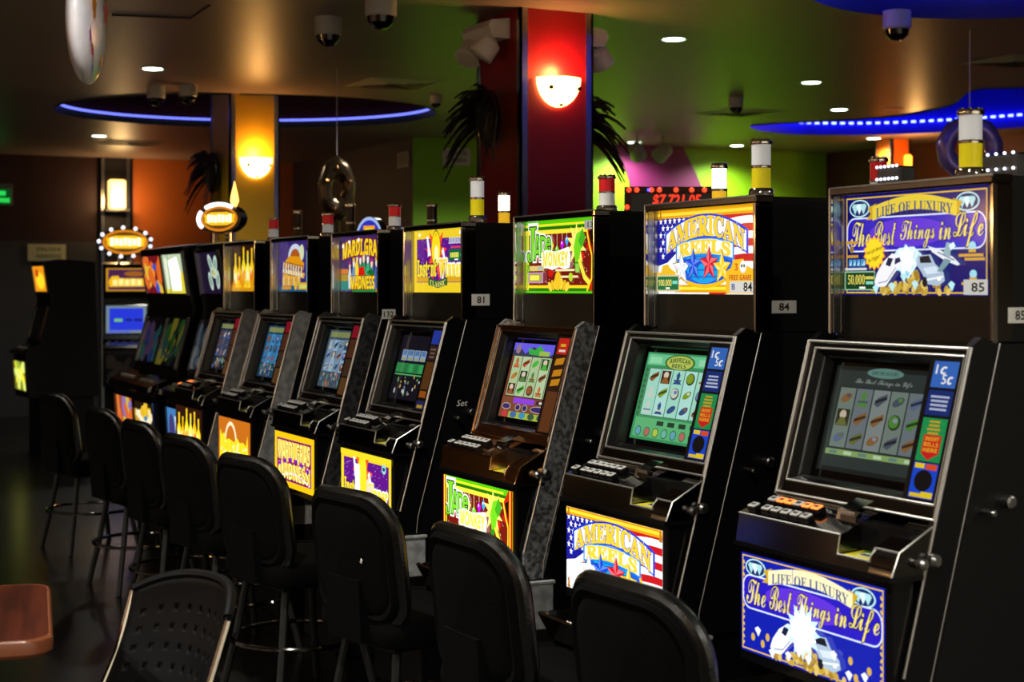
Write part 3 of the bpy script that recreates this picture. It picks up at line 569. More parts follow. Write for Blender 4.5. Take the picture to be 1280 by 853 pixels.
# plum swoosh panel standing proud of the lime wall
edge_l = [(760, 172), (772, 195), (782, 215), (789, 238), (792, 300)]; edge_r = [(848, 172), (858, 195), (868, 215), (879, 240), (888, 300)]
mb = one(W_MAG); nw = Vector((LW[1][1] - LW[0][1], -(LW[1][0] - LW[0][0]), 0)).normalized() * 0.02
fr = [[on_wall(u, v, *LW) + nw * k for u, v in e] for k in (.2, 1) for e in (edge_l, edge_r)]
for i in range(4):
    mb.quad(fr[2][i], fr[2][i + 1], fr[3][i + 1], fr[3][i]); mb.quad(fr[0][i], fr[0][i + 1], fr[2][i + 1], fr[2][i]); mb.quad(fr[3][i], fr[3][i + 1], fr[1][i + 1], fr[1][i])
tag(mb.build('plum_wall_panel', smooth=False), 'plum coloured curved panel on the lime green wall', 'wall panel')

# ceiling with three recessed coves
def ellipse(c, a, b, rot, n=64):
    return [(c[0] + a * math.cos(t) * math.cos(rot) - b * math.sin(t) * math.sin(rot), c[1] + a * math.cos(t) * math.sin(rot) + b * math.sin(t) * math.cos(rot)) for t in (2 * math.pi * i / n for i in range(n))]
VR = math.atan2(CT, ST)                       # heading of the picture's rightward axis
cove1 = ellipse((-12.72, 3.93), 1.60, 1.22, VR)
cove3 = ellipse((-5.55, 5.6), 1.05, 1.05, 0)
def smooth_loop(P, k=8):
    n = len(P); out = []
    for i in range(n):
        p0, p1, p2, p3 = (Vector(P[(i + j - 1) % n]) for j in range(4))
        for s_ in range(k):
            t = s_ / k; q = 0.5 * ((2 * p1) + (p2 - p0) * t + (2 * p0 - 5 * p1 + 4 * p2 - p3) * t * t + (3 * p1 - p0 - 3 * p2 + p3) * t ** 3); out.append((q.x, q.y))
    return out
cz = lambda u, v: tuple(on_z(u, v, CEIL).xy)
cove2 = smooth_loop([cz(938, 157), cz(955, 162.5), cz(1000, 166.5), cz(1090, 167), cz(1180, 163.5), cz(1280, 157), cz(1420, 146), cz(1480, 118), cz(1380, 106), cz(1280, 109), cz(1222, 111), cz(1206, 118), cz(1190, 130), cz(1150, 140), cz(1095, 147), cz(1010, 152), cz(960, 154.5)], 6)
cu = bpy.data.curves.new('ceiling', 'CURVE'); cu.dimensions = '2D'; cu.fill_mode = 'BOTH'
for loop in ([(-19.5, -5.2), (4.2, -5.2), (4.2, 13), (-19.5, 13)], cove1, cove2, cove3):
    sp = cu.splines.new('POLY'); sp.points.add(len(loop) - 1); sp.use_cyclic_u = True
    for p, q in zip(sp.points, loop): p.co = (*q, 0, 1)
to = bpy.data.objects.new('tmp', cu); COL.objects.link(to)
dg = bpy.context.evaluated_depsgraph_get(); me = bpy.data.meshes.new_from_object(to.evaluated_get(dg)); bpy.data.objects.remove(to)
me.name = 'ceiling'; me.materials.clear(); me.materials.append(OLIVE)
o = struct(obj('ceiling', me, None, (0, 0, CEIL)))
def cove(name, loop, m, depth, lip):
    """the recess above the ceiling: an upright wall, a lip and a lid"""
    n = len(loop); c = Vector((sum(p[0] for p in loop) / n, sum(p[1] for p in loop) / n))
    mb = one(lip); vs = [(*p, CEIL - .012) for p in loop] + [(*p, CEIL + .05) for p in loop]
    mb.add(vs, [(i, (i + 1) % n, n + (i + 1) % n, n + i) for i in range(n)])
    mb.use(m); mb.add([(*p, CEIL + .05) for p in loop] + [(*p, CEIL + depth) for p in loop], [(i, (i + 1) % n, n + (i + 1) % n, n + i) for i in range(n)])
    mb.add([(*p, CEIL + depth) for p in loop] + [(c.x, c.y, CEIL + depth)], [(i, (i + 1) % n, n) for i in range(n)])
    return struct(mb.build(name))
cove('ceiling_cove_wine', cove1, WINE, .40, CEILD)
cove('ceiling_cove_blue', cove2, BLUEP, .40, BLUEP)
cove('ceiling_cove_round', cove3, mat('dark_blue_cove', (14, 6, 90), .5, noise=.1, nscale=2), .40, MATS['dark_blue_cove'] if 'dark_blue_cove' in MATS else mat('dark_blue_cove', (14, 6, 90), .5))
def led_strip(loop, z, col, es, label, inset=.012, every=0.045, seg=.5):
    """a flexible strip on the cove wall carrying one diode after another"""
    n = len(loop); c = Vector((sum(p[0] for p in loop) / n, sum(p[1] for p in loop) / n))
    t = thing('light_strip', label, 'light strip', (0, 0, 0))
    sg = 1 if sum(loop[i][0] * loop[(i + 1) % n][1] - loop[(i + 1) % n][0] * loop[i][1] for i in range(n)) > 0 else -1
    pts = []
    for i in range(n):
        d = (Vector(loop[(i + 1) % n]) - Vector(loop[i - 1])).normalized(); pts.append(Vector(loop[i]) + Vector((-d.y, d.x)) * inset * sg)
    one(mat('strip_backing', (30, 30, 60), .5)).tube([(p.x, p.y, z) for p in pts], .008, 4, True).build('backing', t)
    mb = one(mat('diode_%d_%d' % (col[0], col[2]), (20, 20, 20), .4, emit=col, es=es)); k = 0; acc = 0
    for i in range(n):
        a, b = pts[i], pts[(i + 1) % n]; L = (b - a).length; d = (b - a) / L; s_ = acc
        while s_ < L:
            p = a + d * s_; q = Vector((-d.y, d.x)) * sg
            e = every * seg / 2; h = .009
            P = [p - d * e + q * .006, p + d * e + q * .006, p + d * e + q * .016, p - d * e + q * .016]
            mb.add([(w.x, w.y, z - h) for w in P] + [(w.x, w.y, z + h) for w in P], [(0, 1, 5, 4), (1, 2, 6, 5), (2, 3, 7, 6), (3, 0, 4, 7), (4, 5, 6, 7), (3, 2, 1, 0)]); s_ += every
        acc = s_ - L
    d = mb.build('diodes', t, smooth=False); d['kind'] = 'stuff'
led_strip(cove1, CEIL + .055, (105, 115, 255), 2.2, 'violet white light strip around the wine red ceiling recess', every=.05, seg=.9)
led_strip(cove2, CEIL + .10, (60, 70, 255), 26, 'blue dotted light strip in the long wavy blue ceiling recess', every=.085, seg=.5)
led_strip(cove3, CEIL + .14, (60, 70, 255), 26, 'blue dotted light strip in the round blue ceiling recess at the upper edge', every=.06, seg=.5)

# downlights: bezel, reflector and a lit lens
def downlight(x, y, label, power=110, col=(1.0, .96, .84), group='ceiling downlights', lit=True):
    t = thing('downlight', label, 'downlight', (x, y, CEIL), 0, group)
    one(mat('bezel_white', (190, 190, 180), .4)).lathe([(.068, -.001), (.082, -.004), (.086, -.001), (.086, .0)], n=20).build('bezel', t)
    if lit:
        one(mat('downlight_lens', (30, 30, 30), .3, emit=(225, 255, 235), es=9)).lathe([(.001, -.004), (.066, -.0035), (.066, -.001)], n=20).build('lens', t)
        lamp('downlight_lamp', 'SPOT', (x, y, CEIL - .02), power, col, .05, 150, .8, aim=(x, y, 0)).parent = None
    else: one(mat('lens_off', (150, 150, 140), .3)).lathe([(.001, -.004), (.066, -.0035), (.066, -.001)], n=20).build('lens', t)
for u, v, lb in ((191, 86, 'round downlight above the foil balloon end of the ceiling'), (124, 170, 'small round downlight behind the wine red ceiling recess'), (592, 82, 'round downlight half hidden by the red column'),
                 (842, 49, 'largest round downlight right of the red column'), (1014, 103, 'bright round downlight above the end of the blue recess'), (1049, 137, 'round downlight just in front of the wavy blue recess'),
                 (1092, 173, 'round downlight behind the wavy blue recess'), (921, 182, 'far round downlight above the lime green wall'), (793, 178, 'far round downlight above the plum wall panel')):
    p = on_z(u, v, CEIL); downlight(p.x, p.y, lb, 120 if u in (921, 793, 1092) else 105)
p = on_z(1118, 70 + 66, CEIL); downlight(p.x, p.y, 'unlit round downlight in front of the wavy blue recess', lit=False)
DL = ['round downlight over the aisle just ahead of the viewer', 'round downlight over the near end of the bank', 'round downlight behind the near end of the bank', 'round downlight over the gaming floor behind number 85'] + [
    '%s of the downlights washing the tan wall' % w for w in ('first', 'second', 'third', 'fourth', 'fifth', 'sixth')] + ['round downlight hidden by the red column', 'round downlight hidden by the red column, nearer the aubergine wall', 'round downlight over the aisle near the foil balloon'] + ['%s of the downlights washing the cream end wall' % w for w in ('first', 'second', 'third')]
for i, (x, y) in enumerate(((-1.2, .6), (.8, 2.4), (-1.0, 4.8), (-3.4, 7.4), (.6, -2.4), (-1.8, -2.4), (-4.2, -2.4), (-6.6, -2.4), (-9.0, -2.4), (-11.4, -2.4), (-11.0, 6.0), (-12.1, 6.15), (-3.9, .8), (3.0, 0.0), (3.0, 2.6), (3.0, 5.4))):
    downlight(x, y, DL[i], 230 if i < 4 or i == 12 else 130 if i == 10 else 460 if i == 11 else 480 if i > 12 else 330)  # downlights added out of sight to brighten machine fronts, walls and chrome

# columns clad in painted board with steel corner strips
def column(name, x0, x1, y0, y1, m, label, ztop=CEIL, e=.045):
    t = obj(name, None, None, ((x0 + x1) / 2, (y0 + y1) / 2, 0)); struct(t); hx, hy = (x1 - x0) / 2, (y1 - y0) / 2
    one(m).box(-hx, hx, -hy, hy, 0, ztop).build('cladding', t)
    for sx in (-1, 1):
        for sy in (-1, 1):
            mb = one(STEEL); xa, ya = sx * (hx + .004), sy * (hy + .004)
            mb.box(min(xa, xa - sx * .012), max(xa, xa - sx * .012), min(ya, ya - sy * e), max(ya, ya - sy * e), 0, ztop - .001)
            mb.box(min(xa, xa - sx * e), max(xa, xa - sx * e), min(ya, ya - sy * .012), max(ya, ya - sy * .012), 0, ztop - .001)
            mb.build('corner_strip', t)
    return t
column('column_red', -7.86, -7.33, 3.77, 4.21, C_RED, '')
column('column_mustard', -12.10, -11.57, 3.44, 3.83, C_YEL, '', CEIL + .38)
fc = at(142, 200, 17.9); column('column_charcoal', fc.x - .2, fc.x + .1, fc.y - .17, fc.y + .17, mat('charcoal_column', (30, 26, 34), .5, noise=.1), '')
oc = at(1122, 185, 15.6); column('column_orange', oc.x - .2, oc.x + .05, oc.y - .12, oc.y + .12, C_ORG, '', e=.03)

def sconce(x, y, z, label, power, col=(1.0, .50, .14), w=.13, es=7, rz=0):
    """quarter-bowl of frosted glass held by three studs, facing +x"""
    t = thing('wall_sconce', label, 'wall lamp', (x, y, z), rz, 'bowl sconces on the columns')
    mb = one(mat('sconce_glass', (255, 225, 180), .35, emit=(255, 205, 120), es=es)); n, m = 16, 8; vs = []; fs = []
    for i in range(m + 1):
        a = (math.pi / 2) * i / m; r = math.cos(a)
        for k in range(n + 1):
            b = -math.pi / 2 + math.pi * k / n; vs.append((.11 * r * math.cos(b) + .003, w * r * math.sin(b), -.155 * math.sin(a)))
    for i in range(m):
        for k in range(n): fs.append((i * (n + 1) + k, i * (n + 1) + k + 1, (i + 1) * (n + 1) + k + 1, (i + 1) * (n + 1) + k))
    mb.add(vs, fs); mb.build('bowl', t)
    for a, b in ((-.72, -.06), (.72, -.06), (0, -.142)): one(INK).lathe([(.010, -.004), (.012, .012), (.004, .016)], (.11 * math.cos(a) * (1 if b > -.1 else .30) + .002, w * math.sin(a), b), 10, 'x').build('stud', t)
    one(GREYMET).box(.001, .03, -.04, .04, -.05, .0, .003).build('bracket', t)
    l = lamp('sconce_lamp', 'POINT', (x + .07 * math.cos(rz), y + .07 * math.sin(rz), z + .035), power, col, .04)
    return t
rc = at(703, 100, 8.27)
sconce(-7.325, 3.99, on_wall(704, 99, (-7.325, 0), (-7.325, 9)).z, 'glowing half bowl sconce on the red column', 7.5)
sconce(-11.565, 3.64, on_wall(325, 198, (-11.565, 0), (-11.565, 9)).z, 'glowing half bowl sconce on the mustard yellow column', 8)
for k in range(5): sconce(-.8 - 2.4 * k, -3.19, 1.9, '%s half bowl sconce along the tan wall' % ('first', 'second', 'third', 'fourth', 'fifth')[k], 10, es=12, rz=math.pi / 2)  # added out of view as bright spots for the chrome to mirror
# box lantern on the charcoal column, small lamp at the orange column
t = thing('box_lantern', 'upright glowing box lantern on the dark far column', 'wall lamp', (fc.x + .11, fc.y, on_wall(143, 262, (fc.x + .1, 0), (fc.x + .1, 9)).z))
one(mat('lantern_glass', (255, 230, 190), .4, emit=(255, 205, 120), es=1.9)).box(.0, .12, -.095, .095, 0, .34, .02).build('shade', t)
one(GREYMET).box(-.005, .13, -.14, .14, -.03, 0, .006).build('base', t)
lamp('lantern_lamp', 'POINT', (fc.x + .4, fc.y, 2.45), 14, (1, .62, .25), .08)
t = thing('wall_spotlight', 'tiny amber lamp glowing beside the orange column', 'wall lamp', (oc.x + .06, oc.y + .08, on_wall(1133, 216, (oc.x + .05, 0), (oc.x + .05, 19)).z))
one(mat('amber_glass', (255, 170, 60), .4, emit=(255, 150, 40), es=4)).lathe([(.02, 0), (.04, .03), (.045, .16), (.03, .18)], n=12).build('shade', t); one(GREYMET).lathe([(.02, -.03), (.02, 0)], n=10).build('base', t)
lamp('amber_lamp', 'POINT', (oc.x + .5, oc.y - .2, 2.7), 14, (1, .5, .15), .06)

# ------------------------------------------------------------------ slot machines of the main row
MW = .2615
B0, T0 = Vector((0, -.150, .983)), Vector((0, -.055, 1.332))      # foot and head of the slanting screen face
AL = (T0 - B0).normalized(); IN = Vector((0, AL.z, -AL.y)); SLEN = (T0 - B0).length
def sl(x, s_, d=0): return Vector((x, 0, 0)) + B0 + AL * s_ + IN * d
def ring_mesh(mb, outer, inner):
    """frame between two rectangles (lists of four corners)"""
    for i in range(4): j = (i + 1) % 4; mb.quad(outer[i], outer[j], inner[j], inner[i])
def rect_s(x0, x1, s0, s1, d=0): return [sl(x0, s0, d), sl(x1, s0, d), sl(x1, s1, d), sl(x0, s1, d)]

def candle(parent, x, y, scheme, h=.145, r=.026, z=1.682):
    """tower light: foot, two lenses with a ring between, cap, clear sleeve"""
    t = obj('tower_light', None, parent, (x, y, z))
    lo, hi, es1, es2 = {'white_yellow': ((235, 215, 20), (235, 235, 235), .25, .25), 'red_white': ((232, 230, 226), (215, 22, 34), .14, .16), 'lit': ((245, 190, 40), (255, 246, 215), .7, 4.0), 'dark': ((70, 60, 14), (46, 10, 14), 0, 0), 'dim': ((60, 60, 62), (20, 20, 24), 0, 0)}[scheme]
    b = h * .15
    one(CHROME).lathe([(r * 1.24, 0), (r * 1.22, b * .7), (r * 1.1, b)], n=20).build('foot', t)
    m = lambda c, e, q: mat('lens_%s_%s' % (scheme, q), c, .3, emit=c if e else None, es=e)
    one(m(lo, es1, 'lower')).lathe([(r * .93, b), (r * .93, h * .5)], n=20).build('lower_lens', t)
    one(CHROME).lathe([(r * .95, h * .5), (r * .97, h * .52), (r * .95, h * .55)], n=20).build('ring', t)
    one(m(hi, es2, 'upper')).lathe([(r * .93, h * .55), (r * .93, h * .92)], n=20).build('upper_lens', t)
    mb = one(CHROME).lathe([(r * 1.06, h * .91), (r * 1.1, h * .94), (r * 1.08, h * .98), (r * .9, h)], n=20)
    for k in range(8): mb.ball((r * .85 * math.cos(k * .785), r * .85 * math.sin(k * .785), h), r * .16, 6)
    mb.build('cap', t)
    return t

CAB_ME = {}
def shared(key, fn):
    if key not in CAB_ME: CAB_ME[key] = fn()
    return CAB_ME[key]
def slot_machine(X, label, top, belly, screen, strip, band, plate=None, scheme='red_white', cxy=(.2, .07), ch=.145, chrome=CHROMED, lit=(), Y=2.28, group='slot machines of the long bank', mark=None):
    t = thing('slot_machine', label, 'slot machine', (X, Y, 0), 0, group)
    P = lambda key, fn, name=None: obj(name or key, shared(key, lambda: fn().mesh(name or key)), t)
    P('stand', lambda: one(BLACKM).box(-.24, .24, -.13, .40, 0, .60, .006))
    P('cabinet', lambda: one(BLACKM).prism([(.020, 1.336), (-.167, .66), (-.175, .60), (.42, .60), (.42, 1.336)], -MW + .003, MW - .003))
    for sx in (-1, 1):
        x0, x1 = (MW - .02, MW) if sx > 0 else (-MW, -MW + .02)
        obj('door_side', shared(('side', sx, band.name), lambda: one(band).prism([(.018, 1.338), (-.03, 1.350), (-.055, 1.332), (-.150, .983), (-.232, .68), (-.232, .605), (-.170, .605)], x0, x1).mesh('door_side')), t)
        obj('edge_strip', shared(('edge', sx), lambda: one(EDGEM).tube([(sx * MW, -.057, 1.330), (sx * MW, -.152, .981), (sx * MW, -.232, .685)], .0032, 6).mesh('edge_strip')), t)
        obj('seam_strip', shared(('seam', sx), lambda: one(EDGEM).tube([(sx * (MW - .001), .019, 1.337), (sx * (MW - .001), -.166, .66), (sx * (MW - .001), -.171, .606)], .0022, 6).mesh('seam_strip')), t)
    P('door_front', lambda: one(BLACK).box(-MW + .02, MW - .02, -.20, -.165, .606, .97))
    # screen surround
    def bez():
        mb = one(chrome); x0, x1, a, b = -MW, MW, .0, SLEN; i0, i1, j0, j1 = -MW + .026, MW - .016, .035, SLEN - .020
        ring_mesh(mb, rect_s(x0, x1, a, b, .006), rect_s(x0 + .006, x1 - .006, a + .006, b - .006, -.002)); ring_mesh(mb, rect_s(x0 + .006, x1 - .006, a + .006, b - .006, -.002), rect_s(i0, i1, j0, j1, .004))
        mb.prism([(B0.y - .002, B0.z), (T0.y - .002, T0.z), (T0.y + .02, T0.z + .006), (B0.y + .03, B0.z - .01)], x0 + .001, x0 + .004); mb.prism([(B0.y - .002, B0.z), (T0.y - .002, T0.z), (T0.y + .02, T0.z + .006), (B0.y + .03, B0.z - .01)], x1 - .004, x1 - .001)
        mb.quad(sl(x0, b, .006), sl(x1, b, .006), (x1, .018, 1.338), (x0, .018, 1.338))
        mb.use(EDGEM if chrome is CHROMED else chrome).tube([q for q in rect_s(x0 + .005, x1 - .005, a + .005, b - .005, -.002)], .0042, 8, True); mb.tube(rect_s(i0, i1, j0, j1, .002), .0035, 8, True)
        return mb
    obj('screen_bezel', shared(('bez', chrome.name), lambda: bez().mesh('screen_bezel')), t)
    xl, xr, s0, s1, dp = -MW + .026, .146, .035, SLEN - .020, .045
    def funnel():
        mb = one(BLACK); e = .012
        A_ = rect_s(xl, xr, s0, s1, .004); Bq = rect_s(xl + e, xr - .004, s0 + e, s1 - e, .020); Cq = rect_s(xl + e + .006, xr - .006, s0 + e + .006, s1 - e - .004, .022); Dq = rect_s(xl + e + .010, xr - .008, s0 + e + .010, s1 - e - .008, dp)
        for p, q in ((A_, Bq), (Bq, Cq), (Cq, Dq)): ring_mesh(mb, p, q)
        mb.use(DARKGLASS).quad(*rect_s(xl + e + .010, xr - .008, s0 + e + .010, s1 - e - .008, dp)); return mb
    P('screen_surround', funnel)
    P('strip_panel', lambda: one(BLACK).add(rect_s(xr, MW - .016, s0, s1, .004) + rect_s(xr, MW - .016, s0, s1, .03), [(0, 1, 2, 3), (0, 4, 5, 1), (1, 5, 6, 2), (2, 6, 7, 3), (3, 7, 4, 0)]))
    ax0, ax1, as0, as1 = xl + .040, xr - .010, s0 + .038, s1 - .028
    screen.build('screen', t, sl(ax0, as0, dp - .001), (ax1 - ax0, 0, 0), AL * (as1 - as0), -IN)
    strip.build('strip_insert', t, sl(xr + .012, s0 + .006, .003), (MW - .016 - xr - .020, 0, 0), AL * (s1 - s0 - .016), -IN)  # stickers glow on their own so they show in the dark room
    # button deck: raised block, sunken trough, side cheek
    def deck():
        mb = one(chrome); h = MW - .001
        mb.prism([(-.262, .884), (-.252, .946), (-.153, .984), (-.165, .87)], -h, .095)
        mb.prism([(-.262, .884), (-.259, .906), (-.160, .912), (-.165, .87)], .095, .190)
        mb.prism([(-.262, .884), (-.256, .914), (-.242, .932), (-.155, .978), (-.165, .87)], .190, h)
        mb.use(EDGEM if chrome is CHROMED else chrome).tube([(-h, -.2525, .945), (.094, -.2525, .945), (.094, -.26, .906), (.190, -.259, .906), (.191, -.243, .931), (h, -.243, .931)], .0028, 6); mb.tube([(h, -.262, .885), (h, -.243, .931), (h, -.157, .977)], .0025, 6)
        mb.use(BLACK).prism([(-.268, .874), (-.268, .884), (-.165, .884), (-.165, .874)], -h - .002, h + .002); return mb
    dk = obj('button_deck', shared(('deck', chrome.name), lambda: deck().mesh('button_deck')), t)
    def btn(m):
        mb = one(BLACK).box(-.0145, .0145, -.0115, .0115, 0, .011, .002); mb.use(CHROME).box(-.0135, .0135, -.0105, .0105, .011, .014, .001); mb.use(m).box(-.0125, .0125, -.0095, .0095, .0135, .017, .0015); mb.use(mat('button_legend', (60, 60, 62), .4)).box(-.007, .007, -.004, .004, .0168, .0175); return mb
    up = Vector((0, .099, .038)).normalized()
    bo = mat('button_cap', (205, 205, 205), .35); bl = mat('button_lit', (255, 150, 60), .35, emit=(255, 130, 60), es=1.5)
    for row, xs in ((0, [-.222, -.172, -.138, -.104, -.070, -.036]), (1, [-.198, -.168, -.138, -.108, -.078, -.046])):
        for k, x in enumerate(xs):
            L = (row, k) in lit
            b = obj('button', shared(('btn', L), lambda: btn(bl if L else bo).mesh('button')), dk, Vector((x, -.252, .946)) + up * (.018 if row == 0 else .058)); b.rotation_euler = (math.atan2(.038, .099), 0, 0)
    P('bill_acceptor', lambda: one(CHROME).prism([(-.205, .965), (-.200, .985), (-.150, 1.005), (-.140, .98)], .02, .075).prism([(-.207, .958), (-.205, .978), (-.19, .985), (-.19, .958)], .035, .085))
    sk = Art(20, 14, .6)
    if 'sk' not in CAB_ME:
        sk.rect(0, 0, 20, 14, (215, 205, 30)); sk.rect(2, 8, 12, 13, (60, 130, 30)); sk.rect(6, 3, 17, 8, (235, 235, 225)); sk.rect(7, 4, 15, 6.5, (20, 20, 20))
        for i_, it in enumerate(sk.items): sk.items[i_] = it[:4] + (mat('sticker_%d' % i_, [(225, 215, 40), (60, 130, 30), (235, 235, 225), (20, 20, 20)][i_], .5),)
        q = sk.build('trough_sticker', t, (.102, -.256, .9065), (.08, 0, 0), (0, .075, .0045), (0, 0, 1)); CAB_ME['sk'] = q.data
    else: obj('trough_sticker', CAB_ME['sk'], t)
    for y, z, r in ((-.195, .908, .011), (-.165, .912, .014)): P(('coinlock', y), lambda: one(STEEL).lathe([(r * .8, 0), (r, .004), (r, .018), (r * .6, .024)], (MW - .001, y, z), 14, 'x'), 'cam_lock')
    for y, z, r, L_ in ((-.022, .998, .007, .03), (.034, 1.016, .013, .022)): P(('lock', y), lambda: one(STEEL).lathe([(r, 0), (r, L_), (r * .7, L_ + .003)], (MW - .004, y, z), 14, 'x'), 'key_lock')
    # belly door with lit glass
    P('belly_door', lambda: one(BLACK).box(-MW + .002, MW - .012, -.252, -.195, .615, .876, .004))
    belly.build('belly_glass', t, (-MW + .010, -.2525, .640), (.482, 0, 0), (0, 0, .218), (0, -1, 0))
    P('coin_tray', lambda: one(CHROME).prism([(-.38, .60), (-.385, .595), (-.345, .525), (-.20, .525), (-.20, .535), (-.34, .535), (-.372, .60)], -.17, .17).prism([(-.378, .597), (-.343, .53), (-.20, .53), (-.20, .60)], -.175, -.168).prism([(-.378, .597), (-.343, .53), (-.20, .53), (-.20, .60)], .168, .175))
    P('drop_box', lambda: one(GREYPAINT).box(.175, MW + .012, -.235, -.140, .458, .598, .004).box(.172, MW + .016, -.238, -.136, .590, .600, .002))
    # top box
    tb = obj('top_box', shared('top_box', lambda: one(BLACKM).box(-MW + .003, MW - .003, .045, .42, 1.337, 1.68, .003).mesh('top_box')), t)
    obj('top_trim', shared('tt', lambda: one(CHROMED).box(-MW, MW, 0, .058, 1.662, 1.682, .004).use(EDGEM).tube([(-MW + .002, .001, 1.340), (-MW + .002, .001, 1.680), (MW - .002, .001, 1.680)], .003, 8).mesh('top_trim')), tb)
    obj('side_trim', shared('stl', lambda: one(CHROME).box(-MW, -MW + .007, 0, .056, 1.345, 1.662, .002).box(-MW + .002, -MW + .006, .02, .05, 1.34, 1.35).mesh('side_trim')), tb)
    obj('side_trim', shared('str', lambda: one(CHROMED).box(MW - .012, MW, 0, .056, 1.338, 1.662, .003).use(CHROME).box(MW - .004, MW + .001, -.001, .012, 1.338, 1.662, .001).mesh('side_trim')), tb)
    obj('jamb_liner', shared('jl', lambda: one(STEEL).box(-MW + .007, -MW + .009, .008, .026, 1.345, 1.662).box(-MW + .007, -MW + .009, .030, .055, 1.345, 1.662).mesh('jamb_liner')), tb)
    obj('lower_panel', shared('lp', lambda: one(mat('dark_bronze_panel', (20, 18, 14), .3, noise=.1, spec=.3)).box(-MW + .009, MW - .012, .038, .050, 1.337, 1.432).mesh('lower_panel')), tb)
    top.build('marquee_glass', tb, (-MW + .009, .042, 1.433), (2 * MW - .064, 0, 0), (0, 0, .229), (0, -1, 0))
    candle(t, cxy[0], cxy[1], scheme, ch)
    if mark:
        a = Art(100, 60, 1); a.text(mark, 50, 30, 80, 44, WHT, 'plain', shear=.3, m=WHITEP); a.build('handwritten_mark', t, (MW - .0028, -.025, 1.033), (0, .055, 0), (0, 0, .030), (1, 0, 0))
    if plate:
        txt, y0, y1, z0, z1 = plate; a = Art(100 * (y1 - y0) / (z1 - z0), 100, 1); a.put([(0, 0), (a.W, 0), (a.W, 100), (0, 100)], [(0, 1, 2, 3)], None, m=WHITEP)
        a.text(txt, a.W * .5, 50, a.W * (.42 if len(txt) < 3 else .72), 62, INKC, 'plain', bold=.02, m=INK)
        one(WHITEP).box(MW - .003, MW + .0005, y0, y1, z0, z1, .001).build('number_plate', t); a.build('plate_number', t, (MW + .0006, y0, z0), (0, y1 - y0, 0), (0, 0, z1 - z0), (1, 0, 0))
    return t

WARM_CHROME = mat('copper_chrome', (232, 178, 126), 0.14, 1.0)  # chrome with a gold reflection tinted into its base colour
PLAIN_STRIP = strip_dim
LIT85 = {(1, 1), (1, 2), (1, 4), (1, 5)}
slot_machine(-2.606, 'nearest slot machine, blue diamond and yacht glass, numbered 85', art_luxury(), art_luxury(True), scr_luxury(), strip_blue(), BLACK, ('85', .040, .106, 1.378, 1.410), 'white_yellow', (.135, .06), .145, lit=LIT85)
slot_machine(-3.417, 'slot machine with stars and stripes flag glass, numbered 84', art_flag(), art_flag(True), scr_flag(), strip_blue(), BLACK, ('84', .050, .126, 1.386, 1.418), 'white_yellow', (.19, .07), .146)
slot_machine(-4.222, 'slot machine with green and red jungle glass and grey crackle sides', art_jade(), art_jade(True), scr_jade(), strip_orange(), GREYSPECK, None, 'red_white', (.21, .075), .105, chrome=WARM_CHROME)
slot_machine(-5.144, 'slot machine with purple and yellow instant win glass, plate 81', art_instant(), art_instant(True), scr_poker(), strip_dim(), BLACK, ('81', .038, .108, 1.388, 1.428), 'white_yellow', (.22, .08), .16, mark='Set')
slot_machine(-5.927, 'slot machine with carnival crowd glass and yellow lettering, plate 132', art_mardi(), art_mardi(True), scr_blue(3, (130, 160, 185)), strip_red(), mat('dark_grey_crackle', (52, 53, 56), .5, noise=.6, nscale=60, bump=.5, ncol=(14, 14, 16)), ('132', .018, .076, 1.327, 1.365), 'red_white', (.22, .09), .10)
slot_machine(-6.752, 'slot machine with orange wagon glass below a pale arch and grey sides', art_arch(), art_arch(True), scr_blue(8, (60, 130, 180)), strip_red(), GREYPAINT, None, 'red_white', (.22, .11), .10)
slot_machine(-7.525, 'slot machine with a row of golden bottles on its glass', art_bottles(), art_bottles(True), scr_blue(13, (60, 70, 95)), strip_red(), GREYPAINT, None, 'red_white', (.22, .11), .11, lit={(0, 0), (1, 1), (1, 2), (1, 3)})

